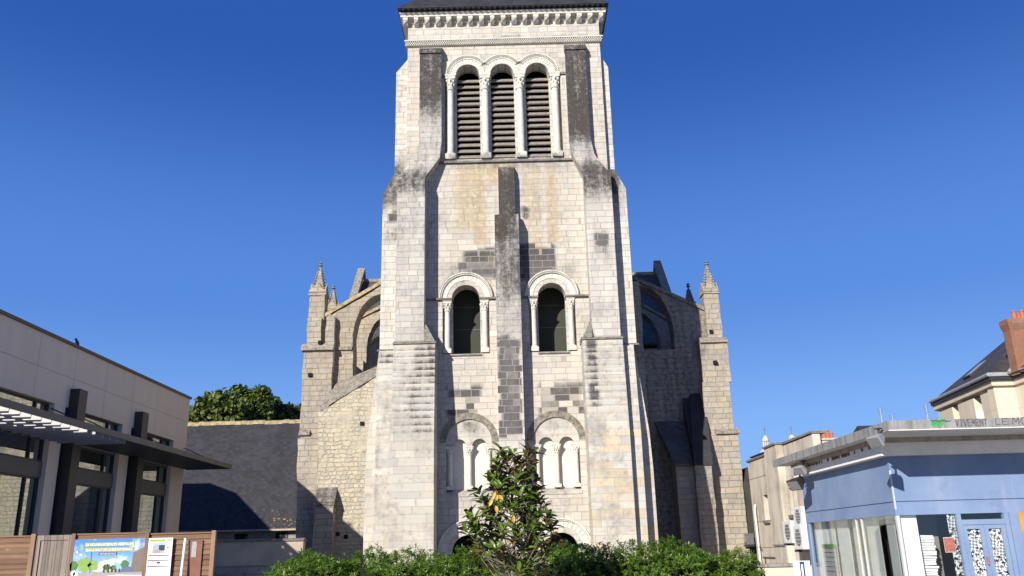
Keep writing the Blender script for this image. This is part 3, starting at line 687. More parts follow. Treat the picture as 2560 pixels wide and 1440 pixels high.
m = MB().box(aX(812, 850, YA), aX(834, 850, YA), YA + .1, YA + .9, zl(930), zl(790)); m.py(pts([(812, 795), (834, 795), (824, 782)], YA), YA + .1, YA + .9)
m.build('shaft', STONE_OLD, CH, grid=.3, weather=wth(.25, .1, .2, 0))
m = MB().box(aX(838, 868, YD), aX(880, 868, YD), YD - .1, YD + .2, zl(872), zl(864)).build('set_off', PINN, CH)
YE = YA + 5
body = [(880, 806), (956, 770), (956, 800)] + carc(962, 880, 46, 84, 100, 180, 12) + [(916, 985), (880, 985)]
pxprism('flying_buttress', body, YE, 1.0, STONE_OLD, CH, .3, (.1, .25, .15, 0))
coping((870, 812), (957, 769), YE, .17, 1.2, OCHRE_COPE)
YF = YA + 9.5
body = [(900, 880), (956, 842), (956, 1000), (900, 1000)]
pxprism('flying_buttress', body, YF, 1.0, STONE_OLD, CH, .3, (.1, .2, .3, 0)); coping((898, 882), (957, 841), YF, .17, 1.2, OCHRE_COPE)
m = MB().box(aX(890, 910, YE), aX(912, 910, YE), YE - .5, YE - .005, aZ(900, 985, YE), aZ(900, 905, YE)).build('aisle_buttress', STONE_OLD, CH, grid=.3, weather=wth(.1, .1, .4, 0))
# raking aisle wall in patched rubble with a sloping weathered top
YR = YA - .5
rk = [(795, 1400), (795, 1030), (806, 1026), (945, 938), (960, 930), (960, 1400)]
pxprism('aisle_wall', rk, YR, .9, RUBBLE, CH, .3, (.05, .1, .55, 0))
pxprism('aisle_wall_quoins', [(738, 1400), (745, 1095), (795, 1095), (795, 1400)], YA - .2, .5, STONE_OLD, CH, .3, (.05, .1, .4, 0))
m = MB()
a = at(800, 1027, YR - .06); b = at(950, 934, YR - .06); c = at(958, 912, YR + .8); d = at(826, 968, YR + .8)
m.slab([(a[0], YR - .06, a[1]), (b[0], YR - .06, b[1]), (c[0], YR + .85, c[1]), (d[0], YR + .85, d[1])], (0, .02, .09))
m.build('raking_coping', OLD_DARK, CH)
YS = YA - 1.1
x0, x1 = aX(783, 1300, YS), aX(832, 1300, YS); zt = aZ(810, 1262, YS)
m = MB().box(x0, x1, YS, YR + .1, 0, zt).px([(YS - .05, zt), (YR + .1, aZ(808, 1212, YR)), (YR + .1, zt)], x0 - .03, x1 + .03)
m.build('stub_buttress', STONE_OLD, CH, grid=.25, weather=lambda co: weather(co, (.15, .1, .3, 0)) + np.stack([np.clip((co[:, 2] - zt + .3) * 2, 0, .6), 0 * co[:, 0], 0 * co[:, 0], 0 * co[:, 0]], 1))
# putlog holes as black blocks on the wall face, painting their inner shade
for (a_, b_, Y_) in ((775, 937, YA), (905, 1059, YR), (800, 856, YA), (865, 1342, YR), (845, 1335, YR)):
    x, z = at(a_, b_, Y_); MB().box(x - .09, x + .09, Y_ - .06, Y_ + .2, z - .09, z + .09).build('putlog_hole', BLACK, CH)
# transept and nave mass behind the flyers
YT = 56
def tz(x, y, Y=YT): return aZ(x, y, Y)
m = MB().box(aX(884, 850, YT), aX(1690, 850, YT), YT, YT + 12, 0, tz(1290, 880))
m.build('transept_wall', STONE_OLD, CH, grid=.8, weather=wth(.5, 0, 0, 0))
m = MB(); e = tz(920, 880); rz = tz(920, 703, YT + 7)
xl, xr = aX(866, 760, YT + 3), aX(1684, 740, YT + 3)
m.px([(YT - .4, e), (YT + 7, rz), (YT + 14, e)], xl + .4, xr - .4); m.build('transept_roof', SLATE_OLD, CH)
for xx in (xl, xr - .55):
    m = MB().slab([(xx, YT - .6, e - .2), (xx + .55, YT - .6, e - .2), (xx + .55, YT + 7, rz + .75), (xx, YT + 7, rz + .75)], (0, 0, .35)).slab([(xx, YT + 7.01, rz + .75), (xx + .55, YT + 7.01, rz + .75), (xx + .55, YT + 14, e - .2), (xx, YT + 14, e - .2)], (0, 0, .35))
    m.build('gable_coping', PINN, CH)
m = MB().box(xl + .6, xr - .6, YT + 6.85, YT + 7.15, rz - .1, rz + .14).build('ridge_tile', PINN, CH)
m = MB().box(-5, 5, 44.2, YT - .01, 0, 13).build('nave_wall', STONE_OLD, CH, grid=.8, weather=wth(.3, 0, 0, 0))
m = MB().py([(-5.6, 12.9), (0, 17.5), (5.6, 12.9)], 44.21, YT + 3).build('nave_roof', SLATE_OLD, CH)

# right side
YG = 42.2
body = [(1583, 700), (1762, 779), (1800, 800), (1800, 900), (1690, 900)] + [(1688, 895)] + carc(1588, 850, 98, 138, 0, 90, 16) + [(1583, 712)]
pxprism('flying_buttress', body, YG, 1.1, STONE_OLD, CH, .25, (.6, .1, .1, 0))  # crust amount here also stands for the tower's shade
coping((1583, 699), (1762, 778), YG, .17, 1.3, OLD_DARK)
body = [(1583, 755), (1690, 815), (1690, 895), (1655, 895)] + carc(1580, 880, 72, 105, -8, 88, 12)
pxprism('flying_buttress', body, YG + 4.5, 1.0, STONE_OLD, CH, .3, (.4, .0, .0, 0))
coping((1583, 754), (1690, 814), YG + 4.5, .17, 1.2, OLD_DARK)
def zr(y): return aZ(1790, y, YG)
pxprism('aisle_wall', [(1570, 1400), (1570, 892), (1800, 892), (1800, 1400)], YG - .02, 1.2, STONE_OLD, CH, .3, (.62, .05, .2, 0))  # dirty stone, its crust raised further to deepen the tower's shade
MB().box(aX(1608, 880, YG), aX(1692, 880, YG), YG - .1, YG + 1.3, zr(893), zr(872)).build('set_off', OLD_DARK, CH)
m = MB().box(aX(1578, 880, YG), aX(1609, 880, YG), YG - .2, YG + .8, zr(1200), zr(700)); m.build('wall_shaft', STONE_OLD, CH, grid=.3, weather=wth(.2, 0, .2, 0))
xa = [aX(1766, 900, YG), aX(1811, 900, YG), aX(1829, 1080, YG), aX(1852, 1250, YG)]
xleft = aX(1752, 1000, YG)
m = MB().box(xleft, xa[3], YG - .7, YG + 3.5, 0, zr(1090)).box(xleft, xa[2] - .02, YG - .6, YG + 3.5, zr(1090), zr(960)).box(xleft + .1, xa[1] + .1, YG - .5, YG + 3.5, zr(960), zr(862))
m.build('aisle_buttress', STONE_OLD, CH, grid=.3, weather=wth(.2, .1, .45, 0))
m = MB().px([(YG - .82, zr(1090)), (YG - .82, zr(1084)), (YG - .5, zr(1074)), (YG + 3, zr(1074)), (YG + 3, zr(1090))], aX(1780, 1080, YG), xa[2] + .2); m.build('set_off', PINN, CH)
m = MB().px([(YG - .62, zr(862)), (YG - .62, zr(857)), (YG - .3, zr(846)), (YG + 3, zr(846)), (YG + 3, zr(862))], xleft + .1, xa[1] + .12)
m.build('set_off', PINN, CH)
pinnacle(aX(1762, 800, YG), aX(1799, 800, YG), YG - .3, zr(862), zr(732), zr(651), PINN)
YH = 47.5
pinnacle(aX(1716, 790, YH), aX(1744, 790, YH), YH, aZ(1728, 900, YH), aZ(1728, 770, YH), aZ(1728, 704, YH), DARK_LEDGE)
for (a_, b_) in ((1780, 827), (1787, 907)):  # black blocks standing for the shade inside two more holes
    x, z = at(a_, b_, YG - .5); MB().box(x - .09, x + .09, YG - .66 if b_ > 850 else YG - .36, YG, z - .09, z + .09).build('putlog_hole', BLACK, CH)
# small raking buttress and slated lean-to between tower and aisle buttress
YK = YG - 1.6
x0, x1 = aX(1744, 1250, YK), aX(1787, 1250, YK); zk = aZ(1765, 1163, YK)
m = MB().box(x0, x1, YK, YG, 0, zk); m.build('stub_buttress', STONE_OLD, CH, grid=.3, weather=wth(.45, 0, .2, 0))
zk2 = aZ(1740, 990, YG - .05)
m = MB(); u0, u1 = aX(1723, 1000, YG), aX(1757, 1000, YG)
m.slab([(x0 - .04, YK - .08, zk), (x1 + .04, YK - .08, zk), (u1 + .1, YG - .02, zk2), (u0 + .02, YG - .02, zk2)], (0, 0, .14)); m.px([(YK, zk), (YG, zk2), (YG, zk)], x0, x1); m.build('buttress_weathering', plain('black_slate_weathering', (.035, .033, .034), .8, .3, 5), CH)
a = at(1688, 1166, YK + .3); b = at(1745, 1166, YK + .3); c = at(1722, 1060, YG - .06); d = at(1637, 1060, YG - .06)
m = MB().slab([(a[0], YK + .3, a[1]), (b[0], YK + .3, b[1]), (c[0], YG - .06, c[1]), (d[0], YG - .06, d[1])], (0, 0, .12)); m.build('lean_to_roof', SLATE_OLD, CH)
m = MB().box(a[0] + .05, b[0], YK + .45, YG - .03, 0, a[1] - .002).px([(YK + .45, a[1]), (YG - .05, a[1]), (YG - .05, c[1] - .2)], a[0] + .05, b[0] - .01); m.build('lean_to_wall', STONE_OLD, CH, grid=.4, weather=wth(.2, 0, .3, 0))
m = MB().slab([(d[0] - .3, YG - 1.2, 0), (a[0] + .04, YK + .5, 0), (a[0] + .04, YK + .5, a[1]), (d[0] - .3, YG - 1.2, d[1])], (0, .6, 0))

# ------------------------------------------------------------------ modern building on the left
XM = -15.1; GM = XM / -13.4
def my(v): return v * GM
def mz(v): return EYE + (v - EYE) * GM
def panel_mat(name, col, w, h, ox=0, oz=0, line=.012, var=.06, dk=.45, fine=18):
    g = NT(name); P = g.pos(); sp = g.n('SeparateXYZ'); g.t.links.new(P, sp.inputs[0])
    u = g.math('ADD', sp.outputs[0], sp.outputs[1])
    fu = g.math('FRACT', g.math('DIVIDE', g.math('ADD', u, ox), w)); fv = g.math('FRACT', g.math('DIVIDE', g.math('ADD', sp.outputs[2], oz), h))
    d = g.math('MINIMUM', g.math('MULTIPLY', g.math('MINIMUM', fu, g.math('SUBTRACT', 1, fu)), w), g.math('MULTIPLY', g.math('MINIMUM', fv, g.math('SUBTRACT', 1, fv)), h))
    m = g.math('SUBTRACT', 1, g.ss(d, line * .4, line))
    mp = g.n('Mapping'); g.t.links.new(P, mp.inputs['Vector']); mp.inputs['Scale'].default_value = (2.5, 2.5, .35)
    a = g.noise(1.0, 4, .6, mp.outputs[0]); b = g.noise(fine, 3, .6, P)
    c = g.mix(g.ss(g.math('ADD', a, g.math('MULTIPLY', b, .3)), .4, .9), tuple(x * (1 + var) for x in col), tuple(x * (1 - var * 2.2) for x in col))
    c = g.mix(g.math('MULTIPLY', m, dk), c, tuple(x * .3 for x in col))
    return g.out(c, .8, g.math('SUBTRACT', g.math('MULTIPLY', b, .3), m), .2, .01, .2)
CLAD = panel_mat('beige_stone_cladding', (.67, .575, .475), 2.3, 30, .3, 22.5, line=.022, var=.018, dk=.45)
GREYM = plain('dark_grey_metal', (.10, .095, .09), .5, .12, 2, spec=.4, bump=.03)
BLACKM = plain('black_metal', (.035, .033, .036), .45, .15, 2, spec=.4, bump=.03)
COPM = plain('brown_metal_coping', (.12, .085, .075), .5, .2, 3)
SOFFIT = plain('dark_soffit_sheet', (.055, .06, .075), .55, .15, 2, bump=.03)
PALE_SLAT = plain('pale_aluminium_slat', (.30, .29, .285), .45, .08, 2, bump=.02)
CURTAIN = plain('pale_green_blind', (.42, .52, .47), .8, .2, 2)
MBD = thing('modern_building', (XM, my(28), 0), 'modern beige clad building with dark canopy and tall glazing left of the church', 'building')
Yn, Yf = my(20.6), my(34.68); ZT = mz(7.79); ZW = mz(5.95)
m = MB().box(XM - 1.1, XM, Yn, Yf, ZW, ZT).box(XM - 1.1, XM - .5, Yf - .5, Yf, 0, ZW - .002).box(XM - 1.1, XM - .002, Yn, Yn + .4, 0, ZW - .002)
m.build('upper_wall', CLAD, MBD)
# lower rear volume with its sloped top, seen only by its shadow on the slate roof
m = MB().py([(XM - 1.11, 0), (XM - 1.11, 5.2), (-18.46, 7.0), (-21.42, 9.58), (-23.38, 10.43), (-32, 10.5), (-32, 0)], Yn + 6, Yf - .02).build('rear_volume', CLAD, MBD)
MB().box(XM - 1.15, XM + .07, Yn - .05, Yf + .07, ZT + .002, ZT + .10).build('roof_coping', COPM, MBD)
piers = [(24.50, 25.12), (28.92, 29.62), (33.40, 34.68)]
for a, b in piers: MB().box(XM - .5, XM - .003, my(a), my(b), 0, ZW - .002).build('pier', CLAD, MBD)
fins = [(25.26, 25.92, 6.55), (29.76, 30.40, 6.55)]
for a, b, t in fins: MB().box(XM - .3, XM + .33, my(a), my(a) + .55, 0, mz(6.52)).build('metal_fin', BLACKM, MBD)
for a, b in ((20.7, 24.5), (25.75, 28.92), (30.25, 33.40)):
    ya, yb = my(a), my(b); xg = XM - .24
    MB().box(xg - .06, xg + .10, ya, yb, mz(3.84), mz(4.27)).build('spandrel', GREYM, MBD)
    MB().box(xg - .06, xg + .10, ya, yb, mz(4.93), mz(5.42)).build('spandrel', GREYM, MBD)
    for z0, z1 in ((.2, mz(3.84)), (mz(4.27), mz(4.93)), (mz(5.42), ZW)):
        f = MB(); w = .03
        for yy in (ya + w, ya + .62, yb - .75, yb - w): f.box(xg - .05, xg + .06, yy - w, yy + w, z0 + .06, z1 - .06)
        f.box(xg - .05, xg + .06, ya, yb, z0, z0 + .06).box(xg - .05, xg + .06, ya, yb, z1 - .06, z1)
        fo = f.build('window', BLACKM, MBD)
        MB().box(xg - .012, xg, ya, yb, z0, z1).build('pane', GLASS_OFFICE, fo)
    MB().box(XM - .9, XM - .88, ya + .7, ya + 1.0, .3, mz(3.2)).box(XM - .95, XM - .93, yb - .9, yb - .75, .3, mz(2.6)).box(XM - .9, XM - .88, ya + 1.2, ya + 2.6, mz(4.2), mz(4.95)).build('blind', CURTAIN, MBD)
MB().box(XM - 1.09, XM - 1.0, Yn + .41, Yf - .51, 0, ZW - .01).build('back_partition', plain('dark_interior_green', (.012, .03, .026), .8, .2), MBD)
XC = XM + 1.8 * GM; zc0, zc1 = mz(4.955), mz(5.06)
YSL = my(25.6)
m = MB().box(XM + .02, XC, YSL, my(34.85), zc0, zc1 - .02); m.build('canopy', SOFFIT, MBD)
m = MB().box(XC, XC + .06, my(14), my(34.85), zc0 - .02, zc1 + .06).box(XM + .02, XC + .06, my(34.85), my(34.85) + .06, zc0 - .02, zc1 + .06).build('canopy_edge', GREYM, MBD)
m = MB()
for i in range(40):
    y = YSL - .35 - i * .52
    if y < my(14): break
    m.slab([(XM + .03, y, zc0 - .13), (XC - .001, y, zc0 - .13), (XC - .001, y + .05, zc1 + .02), (XM + .03, y + .05, zc1 + .02)], (0, .03, 0))
m.build('canopy_slats', PALE_SLAT, MBD)
m = MB(); [m.box(x, x + .07, my(14), YSL, zc0 - .02, zc1 - .02) for x in (XM + .7, XM + 1.25)]; m.build('canopy_rails', SOFFIT, MBD)
for yw in (24.3, 25.9, 30.45, 34.45):
    MB().tube([(XM + .02, my(yw), mz(5.78)), (XC - .25, my(yw) + .15, zc1)], .022, 6).build('tie_rod', BLACKM, MBD)

# crow on the parapet
yb_, zb_ = atX(195, 868, XM)
B = thing('bird', (XM - .1, yb_, ZT + .1), 'small black bird perched on the roof edge of the beige building', 'bird')
bx, by, bz = XM - .05, yb_ - .05, ZT + .10; k_ = .62
m = MB()
m.tube([(bx, by + y * k_, bz + z * k_) for y, z in ((-.30, .25), (-.21, .30), (-.13, .35), (-.07, .35), (-.02, .29), (.05, .21), (.16, .13), (.27, .06), (.40, .0))], [r * k_ for r in (.004, .018, .05, .055, .06, .095, .085, .045, .02)], 8)
for q in (-.03, .03): m.tube([(bx + q * k_, by + .06 * k_, bz + .15 * k_), (bx + q * k_, by + .05 * k_, bz)], .008, 5)
m.build('body', plain('black_feathers', (.012, .012, .016), .5, .2), B, smooth=True)

# ------------------------------------------------------------------ slate-roofed building
YE1, YR1 = 47.0, 52.0
xr_ = aX(758, 1200, 48); xl_ = -29
SB = thing('slate_roof_building', (-15, YE1, 0), 'long low stone building under a steep dark slate roof behind the canopy', 'building')
ze, zr1 = aZ(650, 1323, YE1), aZ(610, 1056, YR1)
MB().box(xl_, xr_ - .1, YE1 + .35, YR1 + 4, 0, ze).build('wall', STONE_OLD, SB, grid=.5, weather=wth(.1, 0, .7, 0))
m = MB().px([(YE1, ze), (YR1, zr1), (YR1 + 4.8, ze)], xl_, xr_); rf_ = m.build('roof', SLATE, SB)
m = MB(); rg = random.Random(21)
for i in range(55):                                   # lichen crusts on the lowest courses
    k_ = rg.random() ** 2.2 * .16; x = xr_ - .05 - rg.random() ** 1.3 * 5.0; r = .02 + rg.random() * .06
    y, z = YE1 + (YR1 - YE1) * k_, ze + (zr1 - ze) * k_
    m.slab([(x, y - .006, z + .004), (x + r * 1.6, y - .006, z + .004), (x + r * 1.3, y + r * .55 - .006, z + r * .75 + .004), (x + r * .2, y + r * .6 - .006, z + r * .8 + .004)], (0, -.004, .003))
m.build('lichen_crust', plain('pale_lichen', (.13, .12, .10), .9, .4, 9), rf_)['kind'] = 'stuff'
m = MB()
for i in range(6):
    k_ = .055 + rg.random() * .03; x = aX(682, 1312, YE1 + .4) + rg.random() * 1.0; r = .05 + rg.random() * .05
    y, z = YE1 + (YR1 - YE1) * k_, ze + (zr1 - ze) * k_
    m.slab([(x, y - .008, z + .006), (x + r * 1.6, y - .008, z + .006), (x + r * 1.3, y + r * .55 - .008, z + r * .75 + .006), (x + r * .2, y + r * .6 - .008, z + r * .8 + .006)], (0, -.004, .003))
m.build('orange_lichen', plain('orange_lichen', (.36, .18, .03), .9, .3, 9), rf_)
m = MB()
rg = random.Random(3)
x = xl_
while x < xr_:
    h_ = zr1 - .05 + rg.random() * .05
    m.px([(YR1 - .17, h_ - .14), (YR1 - .1, h_ + .06), (YR1, h_ + .12), (YR1 + .1, h_ + .06), (YR1 + .17, h_ - .14)], x, min(x + .36, xr_)); x += .37
m.build('ridge_tiles', OCHRE_COPE, SB)
m = MB().box(xl_, xr_ + .03, YE1 - .1, YE1 + .36, ze - .10, ze - .004).build('eaves_board', plain('pale_eaves_stone', (.42, .36, .27), .85, .3), SB)
for pa, pb in ((586, 613), (689, 713)):
    x0, x1 = aX(pa, 1340, YE1 + .3), aX(pb, 1340, YE1 + .3); z0, z1 = aZ(600, 1352, YE1 + .3), aZ(600, 1334, YE1 + .3)
    wo_ = MB().box(x0, x1, YE1 + .33, YE1 + .4, z0, z1).build('window', BLACK, SB)
    MB().box((x0 + x1) / 2 - .02, (x0 + x1) / 2 + .02, YE1 + .31, YE1 + .33, z0, z1).box(x1 + .002, x1 + .12, YE1 + .30, YE1 + .4, z0, z1).build('frame', STONE_OLD, wo_)

# rendered garden wall between the fence and the church
YWL = 33.0
LW = thing('boundary_wall', (-10, YWL, 0), 'low beige rendered wall with a dark coping between the fence and the hedge', 'wall')
x0, x1 = aX(505, 1380, YWL), aX(757, 1380, YWL); z1 = aZ(650, 1354, YWL)
zmid = aZ(640, 1414, YWL)
MB().box(x0, x1, YWL, YWL + .35, zmid, z1).build('render', plain('stained_beige_render', (.44, .35, .26), .9, .22, 1.2), LW)
MB().box(x0, x1, YWL - .04, YWL + .35, 0, zmid - .002).build('stone_base', STONE_OLD, LW, grid=.4, weather=wth(.35, 0, .2, 0))
MB().px([(YWL - .07, z1 + .002), (YWL - .07, z1 + .05), (YWL + .17, z1 + .10), (YWL + .42, z1 + .05), (YWL + .42, z1 + .002)], x0, x1 + .03).build('coping', DARK_LEDGE, LW)
MB().box(x1 - .55, x1 - .35, YWL - .05, YWL, 0, zmid).build('stone_pilaster', STONE_OLD, LW, grid=.5, weather=wth(.3, 0, .2, 0))

# ------------------------------------------------------------------ timber hoarding
YFN = 22.0
FN = thing('timber_fence', (-10, YFN, 0), 'brown timber board fence with a grey gate panel, below the dark canopy', 'fence')
def fx(p): return aX(p, 1385, YFN)
def fz(p, q=300): return aZ(q, p, YFN)
def boards(name, p0, p1, top, q, mat=FENCE_WOOD):
    m = MB(); z = .04; zt = fz(top, q); n = int(zt / .125)
    rg = random.Random(p0)
    for i in range(n):
        a, b = .03 + (zt - .03) * i / n, .03 + (zt - .03) * (i + 1) / n
        y = YFN + rg.uniform(-.004, .004)
        m.px([(y + .012, a), (y + .028, b), (y + .045, b), (y + .045, a)], fx(p0), fx(p1))
    m.box(fx(p0), fx(p1), YFN - .01, YFN + .06, zt + .002, zt + .035)
    return m.build(name, mat, FN)
boards('board_panel', -160, 76, 1343, 40); boards('board_panel', 184, 363, 1336, 270); boards('board_panel', 368, 529, 1335, 450)
g0, g1 = fx(86), fx(178); zt = fz(1338, 130)
m = MB(); n = 4
for i in range(n): m.box(g0 + .1 + (g1 - g0 - .2) * i / n + .004, g0 + .1 + (g1 - g0 - .2) * (i + 1) / n - .004, YFN + .02, YFN + .045, .1, zt - .12)
gp = m.build('gate', GATE_WOOD, FN)
MB().box(g0, g0 + .11, YFN - .01, YFN + .05, .06, zt).box(g1 - .11, g1, YFN - .01, YFN + .05, .06, zt).box(g0 + .112, g1 - .112, YFN - .008, YFN + .05, zt - .12, zt).box(g0 + .112, g1 - .112, YFN - .008, YFN + .05, .75, .87).build('gate_frame', GATE_WOOD, gp)
for p, tp, wd in ((80, 1335, .055), (181, 1334, .045), (365.5, 1331, .045), (532, 1326, .05)):
    x = fx(p); MB().box(x - wd, x + wd, YFN - .05, YFN + .06, 0, fz(tp, p)).build('post', POST_WOOD, FN)
RUSTP = plain('rust_brown_sheet', (.20, .085, .06), .7, .25, 3)
MB().box(fx(472), fx(505), YFN - .022, YFN - .012, .1, fz(1350, 480)).build('patch_board', RUSTP, FN)
MB().box(fx(479), fx(491), YFN - .03, YFN - .023, fz(1393, 485), fz(1354, 485)).build('label_plate', plain('grey_plate', (.30, .31, .29), .6, .3, 30), FN)

def text_mesh(txt, size, x, z, y, mat, name, parent, align='LEFT', shear=0, wide=None):
    cu = bpy.data.curves.new(name, 'FONT'); cu.body = txt; cu.size = size; cu.align_x = align; cu.extrude = .0008; cu.offset = size * .018; cu.shear = shear
    ob = bpy.data.objects.new(name, cu); C.objects.link(ob)
    dg = bpy.context.evaluated_depsgraph_get(); me = bpy.data.meshes.new_from_object(ob.evaluated_get(dg)); C.objects.unlink(ob); bpy.data.objects.remove(ob)
    k = 1.0
    if wide:
        xs = [v.co.x for v in me.vertices]; k = wide / (max(xs) - min(xs))
    off = parent_loc(parent)
    for v in me.vertices: v.co = Vector((x + v.co.x * k, y - v.co.z, z + v.co.y)) - off
    me.materials.clear(); me.materials.append(mat)
    o = bpy.data.objects.new(name, me); C.objects.link(o); o.parent = parent
    return o
# printed banner hung on the fence
yb = YFN - .045
b0, b1 = fx(179), fx(361); zt, zb = fz(1347, 270), .55
BN = thing('banner', (b0, yb, zb), 'printed blue and green banner about new planted spaces hung on the fence', 'banner')
g = NT('banner_sky_print'); P = g.pos(); sp = g.n('SeparateXYZ'); g.t.links.new(P, sp.inputs[0])
cl = g.ss(g.noise(2.2, 5, .6, P), .52, .68); hz = g.ss(sp.outputs[2], 1.15, zt)
BSKY = g.out(g.mix(g.math('MULTIPLY', cl, .6), g.mix(hz, (.26, .46, .68), (.04, .17, .48)), (.70, .74, .78)), .5, spec=.3)
MB().box(b0, b1, yb, yb + .01, zb, zt).build('sheet', BSKY, BN)
def ink(name, c): return plain(name, c, .6, .12, 6, bump=0)
W_ = b1 - b0
def bp(name, poly, mat, lift):
    """flat printed shape, poly in banner units (0..1 across, metres down from the top)"""
    MB().py([(b0 + u * W_, zt - v) for u, v in poly], yb - lift, yb - lift + .001).build(name, mat, BN)
GRN = ink('print_green', (.30, .40, .05)); LGR = ink('print_lime', (.27, .32, .07)); DGR = ink('print_tree_green', (.07, .16, .04)); PGY = ink('print_grey', (.30, .28, .27)); PWH = ink('print_white', (.72, .73, .74)); PBR = ink('print_brown', (.17, .13, .11)); PDK = ink('print_dark', (.03, .035, .05)); PBD = ink('print_building', (.50, .47, .44))
bp('printed_street', [(0, .80), (.62, .74), (1, .72), (1, .86), (0, .98)], PGY, .003)
rg = random.Random(8)
def blob(u, v, r, n=16): return [(u + r * (1 + rg.uniform(-.25, .25)) * math.cos(6.283 * i / n) / W_, v + r * (1 + rg.uniform(-.25, .25)) * math.sin(6.283 * i / n)) for i in range(n)]
bp('printed_building', [(.37, .56), (.62, .46), (.62, .76), (.37, .78)], PBD, .004)
for i in range(9): bp('printed_column', [(.42 + i * .02, .56 - i * .01), (.428 + i * .02, .555 - i * .01), (.428 + i * .02, .72), (.42 + i * .02, .72)], PWH, .005)
bp('printed_wall', [(.86, .33), (1, .22), (1, .80), (.84, .80)], PBR, .004)
for u, v, r, mt in ((.06, .64, .12, DGR), (.20, .60, .17, ink('print_leaf_green', (.20, .32, .07))), (.33, .62, .14, ink('print_leaf_green', (.20, .32, .07))), (.52, .68, .09, DGR), (.60, .70, .07, DGR), (.76, .62, .10, DGR)):
    bp('printed_tree', blob(u, v, r), mt, .005)
for u in (.47, .53, .58, .63, .68): bp('printed_people', [(u, .72), (u + .02, .71), (u + .025, .80), (u - .003, .80)], PDK, .006)
bp('printed_cars', [(.72, .70), (.86, .67), (.87, .80), (.70, .80)], ink('print_car_blue', (.10, .13, .22)), .006)
bp('printed_lamp', [(.285, .30), (.292, .30), (.292, .80), (.285, .80)], PDK, .006)
bp('printed_green_field', [(.03, .93), (.68, .88), (.58, 1.35), (.03, 1.35)], GRN, .006)
bp('printed_white_edge', [(.0, .955), (.70, .85), (.70, .885), (.03, .935)], PWH, .007)
bp('printed_white_sheet', [(.71, .86), (1, .88), (1, 1.35), (.60, 1.35)], PWH, .006)
bp('title_band', [(.18, .085), (.865, .09), (.865, .175), (.18, .175)], LGR, .006); bp('title_band', [(.19, .205), (.865, .21), (.86, .30), (.19, .30)], LGR, .006)
bp('caption_band', [(.385, .325), (.635, .325), (.635, .385), (.385, .385)], PDK, .006)
text_mesh("DE NOUVEAUX ESPACES VÉGÉTALISÉS", .088, b0 + .195 * W_, zt - .165, yb - .0085, PWH, 'title_text', BN, wide=.66 * W_)
text_mesh("SUR LE HAUT DE LA RUE NATIONALE", .088, b0 + .205 * W_, zt - .29, yb - .0085, PWH, 'title_text', BN, wide=.64 * W_)
text_mesh("NATURE EN VILLE", .05, b0 + .4 * W_, zt - .375, yb - .0085, PWH, 'caption_text', BN, wide=.22 * W_)
YEL = ink('print_yellow', (.62, .58, .10))
for i in range(4): bp('small_print', [(.20, 1.0 + i * .055), (.56 - .02 * i, .985 + i * .055), (.56 - .02 * i, 1.005 + i * .055), (.20, 1.02 + i * .055)], YEL, .0075)
for u, v in ((.06, .30), (.12, .37)): bp('printed_bird', [(u, v), (u + .03, v - .04), (u + .035, v - .01), (u + .05, v + .05), (u + .025, v + .02)], PWH, .007)
for u, v, r in ((.07, .8, .06), (.1, .82, .06), (.05, .98, .09)): bp('printed_flower', blob(u, v, r), PWH, .008)
# permit notice
n0, n1 = fx(372), fx(432); zt2 = fz(1345, 400); yn = YFN - .075
NB = thing('notice_board', (n0, yn, 0), 'white building permit board with a photo fixed beside the banner', 'sign')
MB().box(n0, n1, yn, yn + .03, .25, zt2).build('board', plain('white_board', (.78, .78, .80), .5, .04, 2, bump=0), NB)
nw = n1 - n0
def nb(name, u0, v0, u1, v1, mat, lift=.003): MB().box(n0 + u0 * nw, n0 + u1 * nw, yn - lift, yn - lift + .002, zt2 - v1, zt2 - v0).build(name, mat, NB)
nb('header', .05, .03, .68, .09, GRN); nb('header_word', .76, .035, .93, .075, PGY)
nb('picture', .18, .11, .70, .37, ink('photo_grey', (.34, .36, .40)))
nb('picture_trees', .45, .17, .69, .30, PDK, .005); nb('picture_sky', .19, .112, .69, .17, ink('photo_sky', (.32, .48, .68)), .005); nb('picture_road', .25, .28, .5, .36, PGY, .006)
nb('red_stamp', .78, .22, .86, .26, ink('red_ink', (.5, .06, .08)))
for v in (.405, .52, .66): nb('rule', .03, v, .9, v + .022, PDK)
nb('black_box', .42, .56, .55, .61, PDK)
for i in range(9): nb('small_print', .10, .74 + i * .033, .42 - (i % 3) * .04, .752 + i * .033, PGY); nb('small_print', .52, .74 + i * .033, .84 - (i % 2) * .03, .752 + i * .033, PGY)
for i in range(2): nb('small_print', .05, .46 + i * .025, .2, .468 + i * .025, PGY); nb('small_print', .6, .455 + i * .025, .88, .465 + i * .025, PGY)
# white pole
x, z = at(463, 1347, YFN - .12)
WP = thing('white_pole', (x, YFN - .12, 0), 'slim white pole leaning against the brown fence right of the notice', 'pole')
MB().tube([(x + .02, YFN - .35, 0), (x, YFN - .10, z)], .032, 10).build('shaft', plain('white_plastic', (.8, .8, .82), .4, .03, 2, bump=0), WP)
MB().lathe(x, YFN - .10, [(.036, z - .02), (.036, z + .012), (.01, z + .02)], 10).build('cap', plain('white_plastic_cap', (.75, .75, .78), .4, .03, 2, bump=0), WP)

